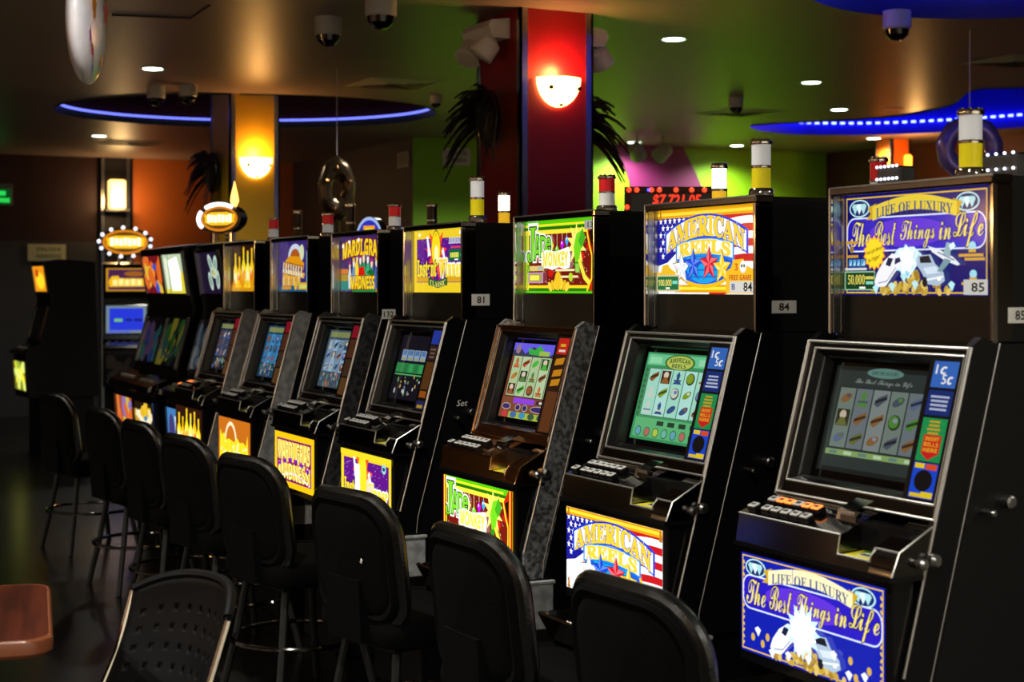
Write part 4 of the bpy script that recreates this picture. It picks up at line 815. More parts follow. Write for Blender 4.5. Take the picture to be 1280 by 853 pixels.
# ------------------------------------------------------------------ second model of machine, further along and across
def screen_simple(a): return a
def old_machine(X, Y, rz, label, top, screen, belly, w=.25, side=BLACK, group='older slot machines at the far end'):
    t = thing('slot_machine', label, 'slot machine', (X, Y, 0), rz, group)
    one(BLACKM).box(-w + .02, w - .02, -.10, .36, 0, .5, .006).build('stand', t)
    one(side).prism([(-.21, .50), (-.23, .86), (-.21, .92), (-.12, .95), (-.02, 1.33), (-.03, 1.38), (-.075, 1.68), (.05, 1.70), (.36, 1.68), (.40, .50)], -w, w).build('cabinet', t)
    one(CHROMED).prism([(-.235, .855), (-.27, .875), (-.262, .905), (-.13, .955), (-.12, .94), (-.21, .86)], -w + .005, w - .005).build('button_deck', t)
    def face(art, name, p0, p1, mx=.03, fr=.012):
        p0, p1 = Vector((0, *p0)), Vector((0, *p1)); al = (p1 - p0).normalized(); n = Vector((0, -al.z, al.y))
        def c(x, s_, d): return Vector((x, 0, 0)) + p0 + al * s_ + n * d
        L = (p1 - p0).length; mb = one(CHROMED); xo, xi = w - mx + fr, w - mx
        o_ = [c(-xo, -fr, .001), c(xo, -fr, .001), c(xo, L + fr, .001), c(-xo, L + fr, .001)]; m_ = [q + n * .012 for q in o_]; i_ = [c(-xi, 0, .012), c(xi, 0, .012), c(xi, L, .012), c(-xi, L, .012)]; k_ = [q - n * .010 for q in i_]
        ring_mesh(mb, o_, m_); ring_mesh(mb, m_, i_); ring_mesh(mb, i_, k_); mb.build(name + '_frame', t); art.build(name, t, c(-xi, 0, .002), (2 * xi, 0, 0), al * L, n)
    face(top, 'marquee_glass', (-.036, 1.42), (-.069, 1.64)); face(screen, 'screen', (-.105, 1.01), (-.035, 1.275)); face(belly, 'belly_glass', (-.213, .56), (-.228, .81))
    for k in range(5): one(mat('button_off', (150, 150, 150))).box(-.012, .012, -.01, .01, 0, .012, .002).build('button', t, loc=(-.16 + k * .07, -.20, .925)).rotation_euler = (.35, 0, 0)
    return t
def blotch(cols, es, seed, W=100, H=60, n=18, bg=(20, 20, 25)):
    a = Art(W, H, es); a.rect(0, 0, W, H, bg); r = random.Random(seed)
    for i in range(n): a.ell(r.uniform(8, W - 8), r.uniform(6, H - 6), r.uniform(6, 20), r.uniform(5, 15), r.choice(cols), rot=r.random() * 3)
    return a
a1 = Art(100, 60, 1.1); a1.rect(0, 0, 100, 60, (190, 205, 170)); a1.rect(0, 0, 100, 10, (215, 205, 60)); a1.poly([(30, 4), (26, 50), (70, 56), (80, 30), (74, 4)], (250, 255, 240), 1.5); a1.rect(6, 6, 22, 54, (225, 235, 205)); a1.band([(20, 0), (26, 60)], 3, (90, 110, 90)); a1.ell(86, 20, 8, 14, (220, 200, 40))
a2 = blotch([(60, 110, 50), (50, 90, 100), (170, 160, 50), (30, 50, 45)], .2, 4); a2.ring(50, 70, 52, 58, 5, (70, 90, 85), t0=200, t1=340)
a3 = blotch([(235, 190, 40), (200, 150, 40), (250, 235, 180)], 1.0, 6, bg=(40, 25, 10)); a3.poly([(40, 10), (52, 40), (70, 44), (62, 14)], (60, 140, 190)); a3.band([(10, 45), (60, 30), (95, 44)], 9, (250, 240, 200))
old_machine(-8.64, 2.30, 0, 'older slot machine with a pale green and white lit glass', a1, a2, a3)
a1 = Art(100, 60, .8); a1.rect(0, 0, 100, 60, (32, 22, 48))
for x, y, r_ in ((60, 44, .5), (80, 42, -.5), (52, 18, .3), (84, 20, -.3), (70, 30, 1.4)): a1.ell(x, y, 8, 14, (205, 225, 215), rot=r_); a1.ell(x, y, 4, 8, (130, 170, 150), rot=r_)
a1.ell(72, 30, 5, 5, (230, 220, 80))
a2 = blotch([(120, 130, 140), (90, 110, 130), (60, 70, 80)], .3, 9); a3 = Art(100, 60, 1.0); a3.rect(0, 0, 100, 60, (70, 130, 190)); a3.poly([(40, 4), (36, 50), (84, 46), (90, 6)], (245, 250, 255)); a3.ell(20, 30, 14, 22, (70, 60, 120)); a3.ell(30, 16, 14, 8, (60, 160, 90)); a3.rect(80, 10, 98, 30, (110, 60, 140))
old_machine(-8.07, 2.34, 0, 'older slot machine with pale leaf shapes on dark purple glass', a1, a2, a3, w=.24)
old_machine(-9.20, 2.32, 0, 'older slot machine with a red and blue figure on its glass', blotch([(215, 40, 40), (235, 110, 40), (60, 90, 200), (240, 200, 60)], .9, 12, bg=(120, 20, 30)), blotch([(60, 80, 160), (120, 90, 130), (60, 130, 120)], .16, 14), blotch([(235, 110, 50), (220, 190, 70), (150, 120, 190), (240, 140, 60)], .9, 15, bg=(180, 80, 50)))
a1 = Art(100, 90, 1.0); a1.rect(0, 0, 100, 90, (205, 145, 30)); a1.rect(5, 5, 95, 85, (75, 35, 75)); a1.ell(70, 68, 26, 10, (160, 95, 30)); a1.poly([(8, 16), (6, 40), (14, 58), (30, 60), (34, 50), (92, 50), (94, 18)], (250, 190, 20)); [a1.rect(16 + k * 15, 22, 28 + k * 15, 45 + (k % 2) * 3, (255, 245, 150)) for k in range(5)]
a2 = Art(100, 90, .9); a2.rect(0, 0, 100, 90, (120, 140, 150)); a2.rect(8, 10, 92, 82, (40, 60, 225)); a2.rect(20, 38, 40, 48, (120, 200, 120)); a2.rect(48, 40, 64, 47, (20, 25, 90)); a2.rect(70, 40, 90, 47, (20, 25, 90)); a2.rect(4, 2, 60, 8, (90, 110, 220))
pa = at(158, 360, 15.0)
old_machine(pa.x, pa.y, R(77), 'slot machine with gold framed glass and plain blue screen', a1, a2, blotch([(60, 50, 40)], .2, 3), w=.22)
one_blue = mat('violet_tube', (40, 30, 90), .4, emit=(90, 60, 230), es=1.2)
pe = at(58, 360, 13.6)
a1 = Art(100, 60, 1.1); a1.rect(0, 0, 100, 60, (235, 150, 20)); a1.ell(50, 25, 34, 20, (255, 220, 40)); a1.ell(30, 44, 14, 10, (200, 60, 20)); a3 = blotch([(250, 235, 60), (230, 240, 120), (160, 190, 60)], 1.1, 33, bg=(120, 120, 20))
old_machine(pe.x, pe.y, R(3), 'dark slot machine seen from its side, orange glass just showing', a1, blotch([(30, 30, 30)], .05, 31), a3, side=BLACKM)
# an unseen bank added across the aisle to give the chrome something to reflect
def copy_thing(o, loc, rz, label, group):
    r = o.copy(); COL.objects.link(r); r.location = loc; r.rotation_euler = (0, 0, rz); r['label'] = label; r['group'] = group
    for ch in list(o.children):
        c = ch.copy(); COL.objects.link(c); c.parent = r
        for g in ch.children: d = g.copy(); COL.objects.link(d); d.parent = c
    return r
FB = [o for o in COL.objects if o.get('group') == 'older slot machines at the far end']
for k in range(5): copy_thing(FB[k % len(FB)], (-2.0 - 2.4 * k, -2.75, 0), math.pi, '%s slot machine of the bank across the aisle' % ('first', 'second', 'third', 'fourth', 'fifth')[k], 'older slot machines across the aisle')
# round bulb sign and shell sign on top of the far machines
def bulb_sign(loc, rz, label, wx, hz, name='topper_sign', shell=False):
    t = thing(name, label, 'sign', loc, rz)
    a = Art(100, 60, 1.2)
    n = 28; pts = [(50 + 46 * math.cos(2 * math.pi * k / n), 30 + 27 * math.sin(2 * math.pi * k / n)) for k in range(n)]
    a.poly(pts, (205, 120, 10)); a.ell(50, 30, 40, 22, (90, 50, 8)); a.poly([(14, 22), (12, 38), (30, 44), (70, 44), (90, 38), (88, 22), (70, 16), (30, 16)], (250, 190, 20)); [a.rect(20 + k * 9, 22 + (k % 2), 27 + k * 9, 39 - (k % 3), (255, 250, 190), 2.0) for k in range(7)]
    zc = hz + .05
    one(BLACK).add([(wx * math.cos(2 * math.pi * k / 32), y, zc + hz * math.sin(2 * math.pi * k / 32)) for y in (-.03, .03) for k in range(32)], [(k, (k + 1) % 32, 32 + (k + 1) % 32, 32 + k) for k in range(32)] + [tuple(range(31, -1, -1)), tuple(range(32, 64))]).build('case', t)
    a.build('sign_face', t, (-wx * .92, -.031, zc - hz * .92), (wx * 1.84, 0, 0), (0, 0, hz * 1.84), (0, -1, 0))
    bm = mat('sign_bulb', (240, 240, 255), .3, emit=(235, 240, 255), es=1.6)
    me_ = one(bm).ball((0, 0, 0), .019, 8).mesh('bulb')
    if shell:
        nm = mat('neon_white', (240, 245, 255), .3, emit=(235, 240, 255), es=3)
        for a0, a1 in ((50, 130), (150, 215)): one(nm).tube([(wx * .95 * math.cos(R(a0 + (a1 - a0) * k / 10)), -.036, zc + hz * .95 * math.sin(R(a0 + (a1 - a0) * k / 10))) for k in range(11)], .011, 6).build('neon_tube', t)
        one(mat('flame_lens', (255, 200, 120), .3, emit=(255, 190, 90), es=3)).lathe([(.012, 0), (.024, .03), (.018, .07), (.008, .11), (.002, .14)], (wx * .55, 0, zc + hz * .8), 10).build('flame_lamp', t)
    for k in range(0 if shell else 13): a_ = 2 * math.pi * k / 13 + .2; obj('bulb', me_, t, (wx * .97 * math.cos(a_), -.038, zc + hz * .97 * math.sin(a_)))
    for x in (-.06, .06): one(CHROME).tube([(x, 0, 0), (x, 0, .07)], .014, 8).build('post', t)
    return t
bulb_sign((pa.x - .05, pa.y + .0, 1.70), R(77), 'oval bulb sign standing on the gold framed slot machine', .255, .145)
s2 = bulb_sign((-8.42, 2.46, 1.70), R(35), 'second oval bulb sign on the pale green lit slot machine', .15, .085, shell=True)
# ------------------------------------------------------------------ the machines standing back to back behind the row: only their tops show
def back_machine(X, label, scheme, cx=0.0, h=.16, r=.026, extra=None):
    t = thing('slot_machine', label, 'slot machine', (X, 3.30, 0), math.pi, 'machines standing back to back behind the long bank')
    obj('stand', CAB_ME['stand'], t); obj('cabinet', CAB_ME['cabinet'], t); obj('top_box', CAB_ME['top_box'], t)
    if scheme: candle(t, -cx, .33, scheme, h, r)
    return t
BX = lambda u: on_y(u, 250, 2.97).x
for u, sc_, h, dx, lb in ((1098, 'red_white', .145, .06, 'machine behind number 85 with a red tower light'), (899, 'lit', .185, .02, 'machine behind number 84 with a brightly lit tower light'),
                     (630, 'lit', .18, .0, 'machine behind the jungle slot machine, tower light lit white'), (540, 'dark', .165, .1, 'machine behind the instant win slot machine with a dark tower light'),
                     (438, 'dark', .22, -.1, 'machine behind the carnival slot machine with a tall dark tower light'), (372, 'dark', .22, .05, 'machine behind the wagon slot machine with a tall dark tower light'), (286, 'dark', .2, .0, 'machine behind the golden bottles machine with a dark tower light')):
    x = BX(u); back_machine(x - dx, lb, sc_, dx, h)
# extra toppers on that back row
def bulb_topper(u, v, Y, wx, h, label):
    p = on_y(u, v, Y); t = thing('light_topper', label, 'light', (p.x, Y, 1.68)); zz = p.z - 1.68
    one(GREYMET).box(-wx, wx, -.03, .03, .004, zz + h, .006).build('case', t)
    me_ = one(mat('sign_bulb', (240, 240, 255), .3, emit=(235, 240, 255), es=1.6)).ball((0, 0, 0), .005, 8).mesh('bulb')
    for k in range(6): obj('bulb', me_, t, (-wx + (2 * wx) * (k + .5) / 6, -.034, zz + h)); obj('bulb', me_, t, (-wx + (2 * wx) * (k + .5) / 6, -.034, zz))
bulb_topper(1252, 213, 2.97, .09, .04, 'small bulb lined grey topper beside the nearest tower light')
bulb_topper(1120, 224, 2.97, .05, .035, 'tiny bulb lined grey topper behind number 85')
p = on_y(465, 296, 2.97); t = thing('dome_topper', 'blue glowing dome topper above the carnival slot machine', 'sign', (p.x, 2.97, 1.68))
a = Art(100, 70, .9); a.poly([(50 + 48 * math.cos(math.pi * k / 16), 4 + 62 * math.sin(math.pi * k / 16)) for k in range(17)], (170, 195, 245)); a.poly([(50 + 42 * math.cos(math.pi * k / 16), 4 + 54 * math.sin(math.pi * k / 16)) for k in range(17)], (30, 45, 190)); a.rect(30, 22, 70, 44, (250, 160, 30)); a.rect(36, 28, 64, 38, (255, 225, 60)); a.rect(10, 4, 90, 14, (90, 110, 230))
mb = one(BLACK); mb.add([(.085 * math.cos(math.pi * k / 16), y, .14 * math.sin(math.pi * k / 16) * 1.0) for y in (-.03, .03) for k in range(17)], [(k, k + 1, 17 + k + 1, 17 + k) for k in range(16)] + [tuple(range(16, -1, -1)), tuple(range(17, 34)), (0, 17, 33, 16)]); mb.build('case', t)
a.build('sign_face', t, (-.083, -.031, .0), (.166, 0, 0), (0, 0, .138 * 1.05), (0, -1, 0)); t.rotation_euler = (0, 0, R(40))

# ------------------------------------------------------------------ jackpot board behind the row
pj = at(783, 236, 7.4); pk = at(905, 243, 7.4); jd = (pk - pj); jw = Vector((jd.x, jd.y, 0)).length; jr = math.atan2(jd.y, jd.x)
t = thing('jackpot_display', 'black jackpot display with red digits and a border of red bulbs', 'display', (*((pj + pk) / 2).xy, 0), jr)
zt = pj.z; one(BLACK).box(-jw / 2, jw / 2, -.02, .06, zt - .30, zt, .006).build('case', t); one(GREYMET).box(-.03, .03, -.01, .05, .03, zt - .30).build('pole', t); one(GREYMET).lathe([(.2, 0), (.2, .02), (.05, .03)], n=24).build('foot', t)
mb = one(mat('brown_trim', (70, 52, 40), .4, .4)); mb.box(-jw / 2 - .012, jw / 2 + .012, -.034, -.02, zt - .022, zt + .008, .003).box(-jw / 2 - .012, -jw / 2 + .02, -.034, -.02, zt - .30, zt - .022, .003).box(jw / 2 - .02, jw / 2 + .012, -.034, -.02, zt - .30, zt - .022, .003); mb.build('border', t)
a = Art(200, 60, 1.6); a.text('$7,721.05', 100, 30, 190, 50, (255, 45, 20), 'plain', shear=.15, bold=.02); a.build('digits', t, (-jw / 2 + .25 * jw, -.0215, zt - .095), (jw * .52, 0, 0), (0, 0, .072), (0, -1, 0))
rb = mat('red_bulb', (255, 60, 30), .3, emit=(255, 60, 30), es=3.0); bb = mat('blue_bulb', (80, 80, 255), .3, emit=(80, 80, 255), es=3)
mr = one(rb).ball((0, 0, 0), .012, 8).mesh('bulb'); mbl = one(bb).ball((0, 0, 0), .008, 8).mesh('bulb')
for i, fx in enumerate((.02, .10, .25, .33, .50, .66, .79, .97)): obj('bulb', mr, t, (-jw / 2 + jw * fx, -.04, zt - .008))
for fx in (.22, .95): obj('bulb', mbl, t, (-jw / 2 + jw * fx, -.04, zt - .008))
for zz in (.09, .18): obj('bulb', mr, t, (-jw / 2, -.04, zt - zz)); obj('bulb', mr, t, (jw / 2, -.04, zt - zz))

# ------------------------------------------------------------------ chairs of the bank
def pad_mesh(w, h, th, m, r_top, r_bot, bow=.0, n=72):
    """padded panel with a rolled rim and a seam inside it; lies in x-z, thickness along y"""
    out = []
    def corner(cx, cz_, r, a0, k): return [(cx + r * math.cos(R(a0 + 90 * i / k)), cz_ + r * math.sin(R(a0 + 90 * i / k))) for i in range(k + 1)]
    out = corner(w / 2 - r_top, h / 2 - r_top, r_top, 0, 9) + corner(-w / 2 + r_top, h / 2 - r_top, r_top, 90, 9) + corner(-w / 2 + r_bot, -h / 2 + r_bot, r_bot, 180, 9) + corner(w / 2 - r_bot, -h / 2 + r_bot, r_bot, 270, 9)
    n = len(out); vs = []; fs = []
    prof = [(.0, .52), (.45, .50), (.74, .46), (.82, .42), (.845, .34), (.87, .42), (.92, .50), (.965, .42), (.99, .22), (1.0, 0)]
    prof = prof + [(r, -d) for r, d in prof[-2::-1]]
    for r, d in prof:
        for x, z in out: vs.append((x * r, d * th + bow * (x * r / (w / 2)) ** 2, z * r))
    for i in range(len(prof) - 1):
        for k in range(n): fs.append((i * n + k, i * n + (k + 1) % n, (i + 1) * n + (k + 1) % n, (i + 1) * n + k))
    return one(m).add(vs, fs)
CH = {}
def gaming_chair(x, y, rz, label):
    t = thing('gaming_chair', label, 'chair', (x, y, 0), rz, 'padded chairs in front of the long bank')
    if not CH:
        mb = pad_mesh(.43, .36, .065, FABRIC, .12, .07, .035)
        CH['backrest'] = mb.mesh('backrest')
        ol = [(.211 * math.copysign(abs(math.cos(a)) ** .62, math.cos(a)), .176 * math.copysign(abs(math.sin(a)) ** .62, math.sin(a))) for a in (2 * math.pi * k / 60 for k in range(60))]
        ol = []
        for cx, cz_, r, a0 in ((.215 - .12, .18 - .12, .12, 0), (-.215 + .12, .06, .12, 90), (-.215 + .07, -.11, .07, 180), (.145, -.11, .07, 270)): ol += [(cx + r * math.cos(R(a0 + 10 * i)), cz_ + r * math.sin(R(a0 + 10 * i))) for i in range(10)]
        CH['piping'] = one(VINYL).tube([(px, .035 * (px / .215) ** 2 - .004, pz) for px, pz in ol], .019, 10, True).mesh('piping')
        s_ = pad_mesh(.44, .40, .085, FABRIC, .08, .07, 0); s_.v = [(x_, z_, y_ + 0) for x_, y_, z_ in s_.v]; s_.f = [f[::-1] for f in s_.f]
        CH['seat'] = s_.mesh('seat')
        CH['bracket'] = one(FABRIC).prism([(-.035, .44), (-.045, .62), (.0, .62), (.03, .44)], -.09, .09).mesh('bracket')
        CH['leg'] = None
        for i, (sx, sy) in enumerate(((-1, -1), (1, -1), (1, 1), (-1, 1))): CH['leg%d' % i] = one(RUBBER).tube([(sx * .13, sy * .13, .43), (sx * .16, sy * .16, .22), (sx * .20, sy * .20, .0)], .014, 8).mesh('leg')
        CH['ring'] = one(CHROMED).tube([(.235 * math.cos(2 * math.pi * k / 28), .235 * math.sin(2 * math.pi * k / 28), .22) for k in range(28)], .009, 8, True).mesh('foot_ring')
        CH['plate'] = one(RUBBER).box(-.16, .16, -.16, .16, .415, .435, .004).mesh('seat_plate')
    b = obj('backrest', CH['backrest'], t, (0, -.205, .678)); b.rotation_euler = (R(7), 0, 0)
    obj('piping', CH['piping'], b)
    obj('seat', CH['seat'], t, (0, 0, .475)); obj('bracket', CH['bracket'], t, (0, -.19, 0)); obj('seat_plate', CH['plate'], t)
    for i in range(4): obj('leg', CH['leg%d' % i], t)
    obj('foot_ring', CH['ring'], t)
    return t
for x, rz, lb in ((-2.64, 4, 'nearest black padded chair, in front of the diamond and yacht machine'), (-3.38, 3, 'black padded chair in front of the stars and stripes machine'), (-4.222, 11, 'black padded chair with a pale speck, in front of the jungle machine'),
                  (-5.22, 12, 'black padded chair in front of the instant win machine'), (-6.02, 9, 'black padded chair in front of the carnival machine'), (-6.75, 6, 'black padded chair in front of the wagon machine'), (-7.52, 8, 'black padded chair in front of the golden bottles machine'), (-8.75, 12, 'farthest black padded chair, in front of the pale green lit machine')):
    gc = gaming_chair(x, 1.80, R(rz), lb)
    if 'speck' in lb:
        bk = [c for c in gc.children if c.name.startswith('backrest')][0]
        one(WHITEP).add([(.095, -.026, .0), (.103, -.026, -.004), (.108, -.026, .006), (.101, -.026, .012), (.095, -.028, .0), (.103, -.028, -.004), (.108, -.028, .006), (.101, -.028, .012)], [(4, 5, 6, 7), (0, 4, 7, 3), (1, 2, 6, 5), (0, 1, 5, 4), (2, 3, 7, 6)]).build('pale_speck', bk)

# ------------------------------------------------------------------ cafe table and perforated chair in the foreground
n1 = at(67, 800, 3.07); f1 = at(63, 727, 3.68); d1 = Vector((f1.x - n1.x, f1.y - n1.y, 0)).normalized(); ang = math.atan2(d1.y, d1.x)
side_ = Vector((d1.y, -d1.x, 0)) if Vector((d1.y, -d1.x, 0)).y < 0 else Vector((-d1.y, d1.x, 0))
tw, td = .62, .70; ctr = Vector((n1.x, n1.y, 0)) + d1 * (tw / 2) + side_ * (td / 2)
t = thing('cafe_table', 'reddish wooden cafe table with a rounded pale edge', 'table', (ctr.x, ctr.y, 0), ang)
WOOD = mat('mahogany_veneer', (82, 31, 16), .28, noise=.5, nscale=6, ncol=(48, 14, 8)); nt = WOOD.node_tree
mp = nt.nodes.new('ShaderNodeMapping'); mp.inputs['Scale'].default_value = (.35, 5, 1)
tcn = [n for n in nt.nodes if n.type == 'TEX_COORD'][0]; nn = [n for n in nt.nodes if n.type == 'TEX_NOISE'][0]; nt.links.new(tcn.outputs['Object'], mp.inputs['Vector']); nt.links.new(mp.outputs['Vector'], nn.inputs['Vector'])
EDGE = mat('wood_edge', (130, 72, 46), .25, noise=.15, nscale=12)
def rr(hx, hy, r): return [(sx * (hx - r) + r * math.cos(R(a0 + 9 * i)), sy * (hy - r) + r * math.sin(R(a0 + 9 * i))) for sx, sy, a0 in ((1, 1, 0), (-1, 1, 90), (-1, -1, 180), (1, -1, 270)) for i in range(11)]
lo = rr(tw / 2, td / 2, .06); n = len(lo)
one(WOOD).add([(x * .975, y * .975, .7508) for x, y in lo] + [(x * .975, y * .975, .735) for x, y in lo], [tuple(range(n))] + [(i, n + i, n + (i + 1) % n, (i + 1) % n) for i in range(n)]).build('tabletop', t)
mb = one(EDGE); vs = []; pr = [(.975, .735), (.975, .751), (.985, .751), (.995, .747), (1.0, .738), (1.0, .722), (.985, .715), (.93, .715)]
for k, z in pr: vs += [(x * k, y * k, z) for x, y in lo]
mb.add(vs, [(i * n + k, i * n + (k + 1) % n, (i + 1) * n + (k + 1) % n, (i + 1) * n + k) for i in range(len(pr) - 1) for k in range(n)] + [tuple(range((len(pr) - 1) * n, len(pr) * n))]); mb.build('edge_band', t)
one(RUBBER).lathe([(.04, .03), (.04, .715)], n=14).build('pedestal', t); one(RUBBER).lathe([(.24, 0), (.24, .012), (.05, .035)], n=28).build('foot', t); one(RUBBER).box(-.2, .2, -.03, .03, .69, .715).build('cross_bar', t)

pc = at(222, 712, 3.4)
t = thing('perforated_chair', 'dark plastic chair with a perforated back at the wooden table', 'chair', (pc.x + .115, pc.y - .21, 0), R(194))
PLAST = mat('dark_plastic', (10, 9, 11), .5, spec=.12, noise=.2, nscale=60)
def shell(fx, nx, nz, th=.005, hole=True):
    mb = one(PLAST); fs = []; vs = {}
    V = []
    def vid(key, p):
        if key not in vs: vs[key] = len(V); V.append(p)
        return vs[key]
    for i in range(nx):
        for j in range(nz):
            u0, u1, v0, v1 = i / nx, (i + 1) / nx, j / nz, (j + 1) / nz; uc, vc = (u0 + u1) / 2, (v0 + v1) / 2
            q = [vid((i, j), fx(u0, v0)), vid((i + 1, j), fx(u1, v0)), vid((i + 1, j + 1), fx(u1, v1)), vid((i, j + 1), fx(u0, v1))]
            if hole and i % 2 == 1 and j % 2 == 1 and 1 <= j < nz - 2:
                e, g = .30 / nx, .34 / nz; h_ = [vid((i, j, k), fx(uc + a_, vc + b_)) for k, (a_, b_) in enumerate(((-e, 0), (0, -g), (e, 0), (0, g)))]
                fs += [(q[0], q[1], h_[1], h_[0]), (q[1], q[2], h_[2], h_[1]), (q[2], q[3], h_[3], h_[2]), (q[3], q[0], h_[0], h_[3])]
            else: fs.append(tuple(q))
    mb.add(V, fs); return mb
def back_fx(u, v):
    x = (u - .5) * .41 * (1 - .10 * (1 - v)); z = .50 + .315 * v - (.045 * abs(2 * u - 1) ** 3 * v); y = -.17 - .10 * v - .025 * math.sin(v * 2.4) + .085 * (2 * u - 1) ** 2
    return (x, y, z)
bo_ = shell(back_fx, 21, 15).build('backrest', t); md = bo_.modifiers.new('solid', 'SOLIDIFY'); md.thickness = .006
mb = one(PLAST); mb.tube([back_fx(k / 24, 1) for k in range(25)], .011, 8); mb.build('top_rim', bo_)
so_ = shell(lambda u, v: ((u - .5) * .42, -.20 + .42 * v, .455 - .02 * math.sin(math.pi * u) * math.sin(math.pi * v)), 8, 8, hole=False).build('seat', t); md = so_.modifiers.new('solid', 'SOLIDIFY'); md.thickness = .008
for sx in (-1, 1):
    u = 0 if sx < 0 else 1
    one(CHROME).tube([(back_fx(u, .98)[0] + sx * .004, back_fx(u, .98)[1], back_fx(u, .98)[2]), (back_fx(u, .5)[0] + sx * .008, back_fx(u, .5)[1], back_fx(u, .5)[2]), (back_fx(u, 0)[0] + sx * .008, back_fx(u, 0)[1], .50), (sx * .215, -.10, .435)], .008, 8).build('back_post', t)
    one(CHROME).tube([(sx * .21, -.20, .0), (sx * .215, -.16, .42), (sx * .215, .12, .435), (sx * .215, .17, .42), (sx * .22, .21, 0)], .010, 8).build('leg_frame', t)

# ------------------------------------------------------------------ fittings on walls, columns and ceiling
def dome_camera(u, v, label, s_=1.0, group='dome cameras'):
    p = on_z(u, v, CEIL); t = thing('dome_camera', label, 'camera', (p.x, p.y, CEIL), 0, group)
    one(mat('camera_white', (185, 185, 180), .4)).lathe([(.075 * s_, 0), (.075 * s_, -.09 * s_), (.068 * s_, -.10 * s_)], n=20).build('housing', t)
    one(DARKGLASS).lathe([(.066 * s_, -.098 * s_), (.060 * s_, -.13 * s_), (.035 * s_, -.155 * s_), (.005, -.162 * s_)], n=20).build('dome', t)
dome_camera(410, 22, 'white dome camera near the middle of the ceiling'); dome_camera(476, -6, 'white dome camera at the upper edge of the picture', 1.1); dome_camera(1121, 14, 'white dome camera below the round blue recess'); dome_camera(195, 108, 'dome camera left of its twin by the wine red recess', .9); dome_camera(235, 106, 'dome camera right of its twin by the wine red recess', .9); dome_camera(545, 120, 'small black dome camera near the feather mask', .6); dome_camera(920, 122, 'small dark dome camera beside a ceiling vent', .8)
def vent(u, v, w, d, label):
    p = on_z(u, v, CEIL); t = thing('ceiling_vent', label, 'vent', (p.x, p.y, CEIL), 0, 'ceiling vents'); m = mat('vent_paint', (185, 178, 150), .5)
    for i in range(4): k = 1 - i * .22; mb = one(m); ring_mesh(mb, [(-w * k, -d * k, -.004), (w * k, -d * k, -.004), (w * k, d * k, -.004), (-w * k, d * k, -.004)], [(-w * (k - .14), -d * (k - .14), -.012), (w * (k - .14), -d * (k - .14), -.012), (w * (k - .14), d * (k - .14), -.012), (-w * (k - .14), d * (k - .14), -.012)]); mb.build('louver', t)
vent(492, 104, .28, .28, 'square ceiling vent left of the red column'); vent(922, 140, .28, .28, 'square ceiling vent in front of the lime green wall'); vent(165, 178, .3, .3, 'far square ceiling vent near the left columns'); vent(1268, 76, .25, .25, 'square ceiling vent above the wavy blue recess')
p0, p1, p2 = on_z(140, 18, CEIL), on_z(238, 22, CEIL), on_z(262, 6, CEIL)
t = thing('ceiling_hatch', 'thin outlined access hatch in the ceiling near the balloon', 'hatch', (p1.x, p1.y, CEIL)); mb = one(mat('hatch_gap', (50, 48, 38), .6)); mb.tube([Vector((p0.x - p1.x, p0.y - p1.y, -.002)), Vector((0, 0, -.002)), Vector((p2.x - p1.x, p2.y - p1.y, -.002))], .006, 5); mb.build('outline', t)
# twin-head emergency light on the red column, and its neighbour on the other side
def emergency(x, y, z, rz, label):
    t = thing('emergency_light', label, 'emergency light', (x, y, z), rz, 'emergency lights on the red column'); m = mat('fixture_white', (232, 230, 224), .4)
    one(m).prism([(0, -.05), (0, .06), (-.11, .045), (-.13, .01), (-.10, -.05)], -.17, .17).build('body', t)
    for sx in (-1, 1):
        h = one(m).lathe([(.03, .05), (.062, .03), (.075, -.06), (.070, -.066)], n=14).build('lamp_head', t, loc=(sx * .10, -.10, -.09)); h.rotation_euler = (R(-35), R(18 * sx), 0)
        g = one(mat('lamp_lens', (225, 220, 200), .15)).lathe([(.064, -.060), (.060, -.070), (.001, -.074)], n=14).build('lens', h)
        one(GREYMET).tube([(sx * .10, -.06, -.03), (sx * .10, -.10, -.06)], .012, 8).build('swivel', t)
emergency(-7.62, 3.765, 2.85, 0, 'white twin head emergency light on the side of the red column'); emergency(-7.55, 4.215, 2.83, math.pi, 'white emergency light bracket on the far side of the red column')
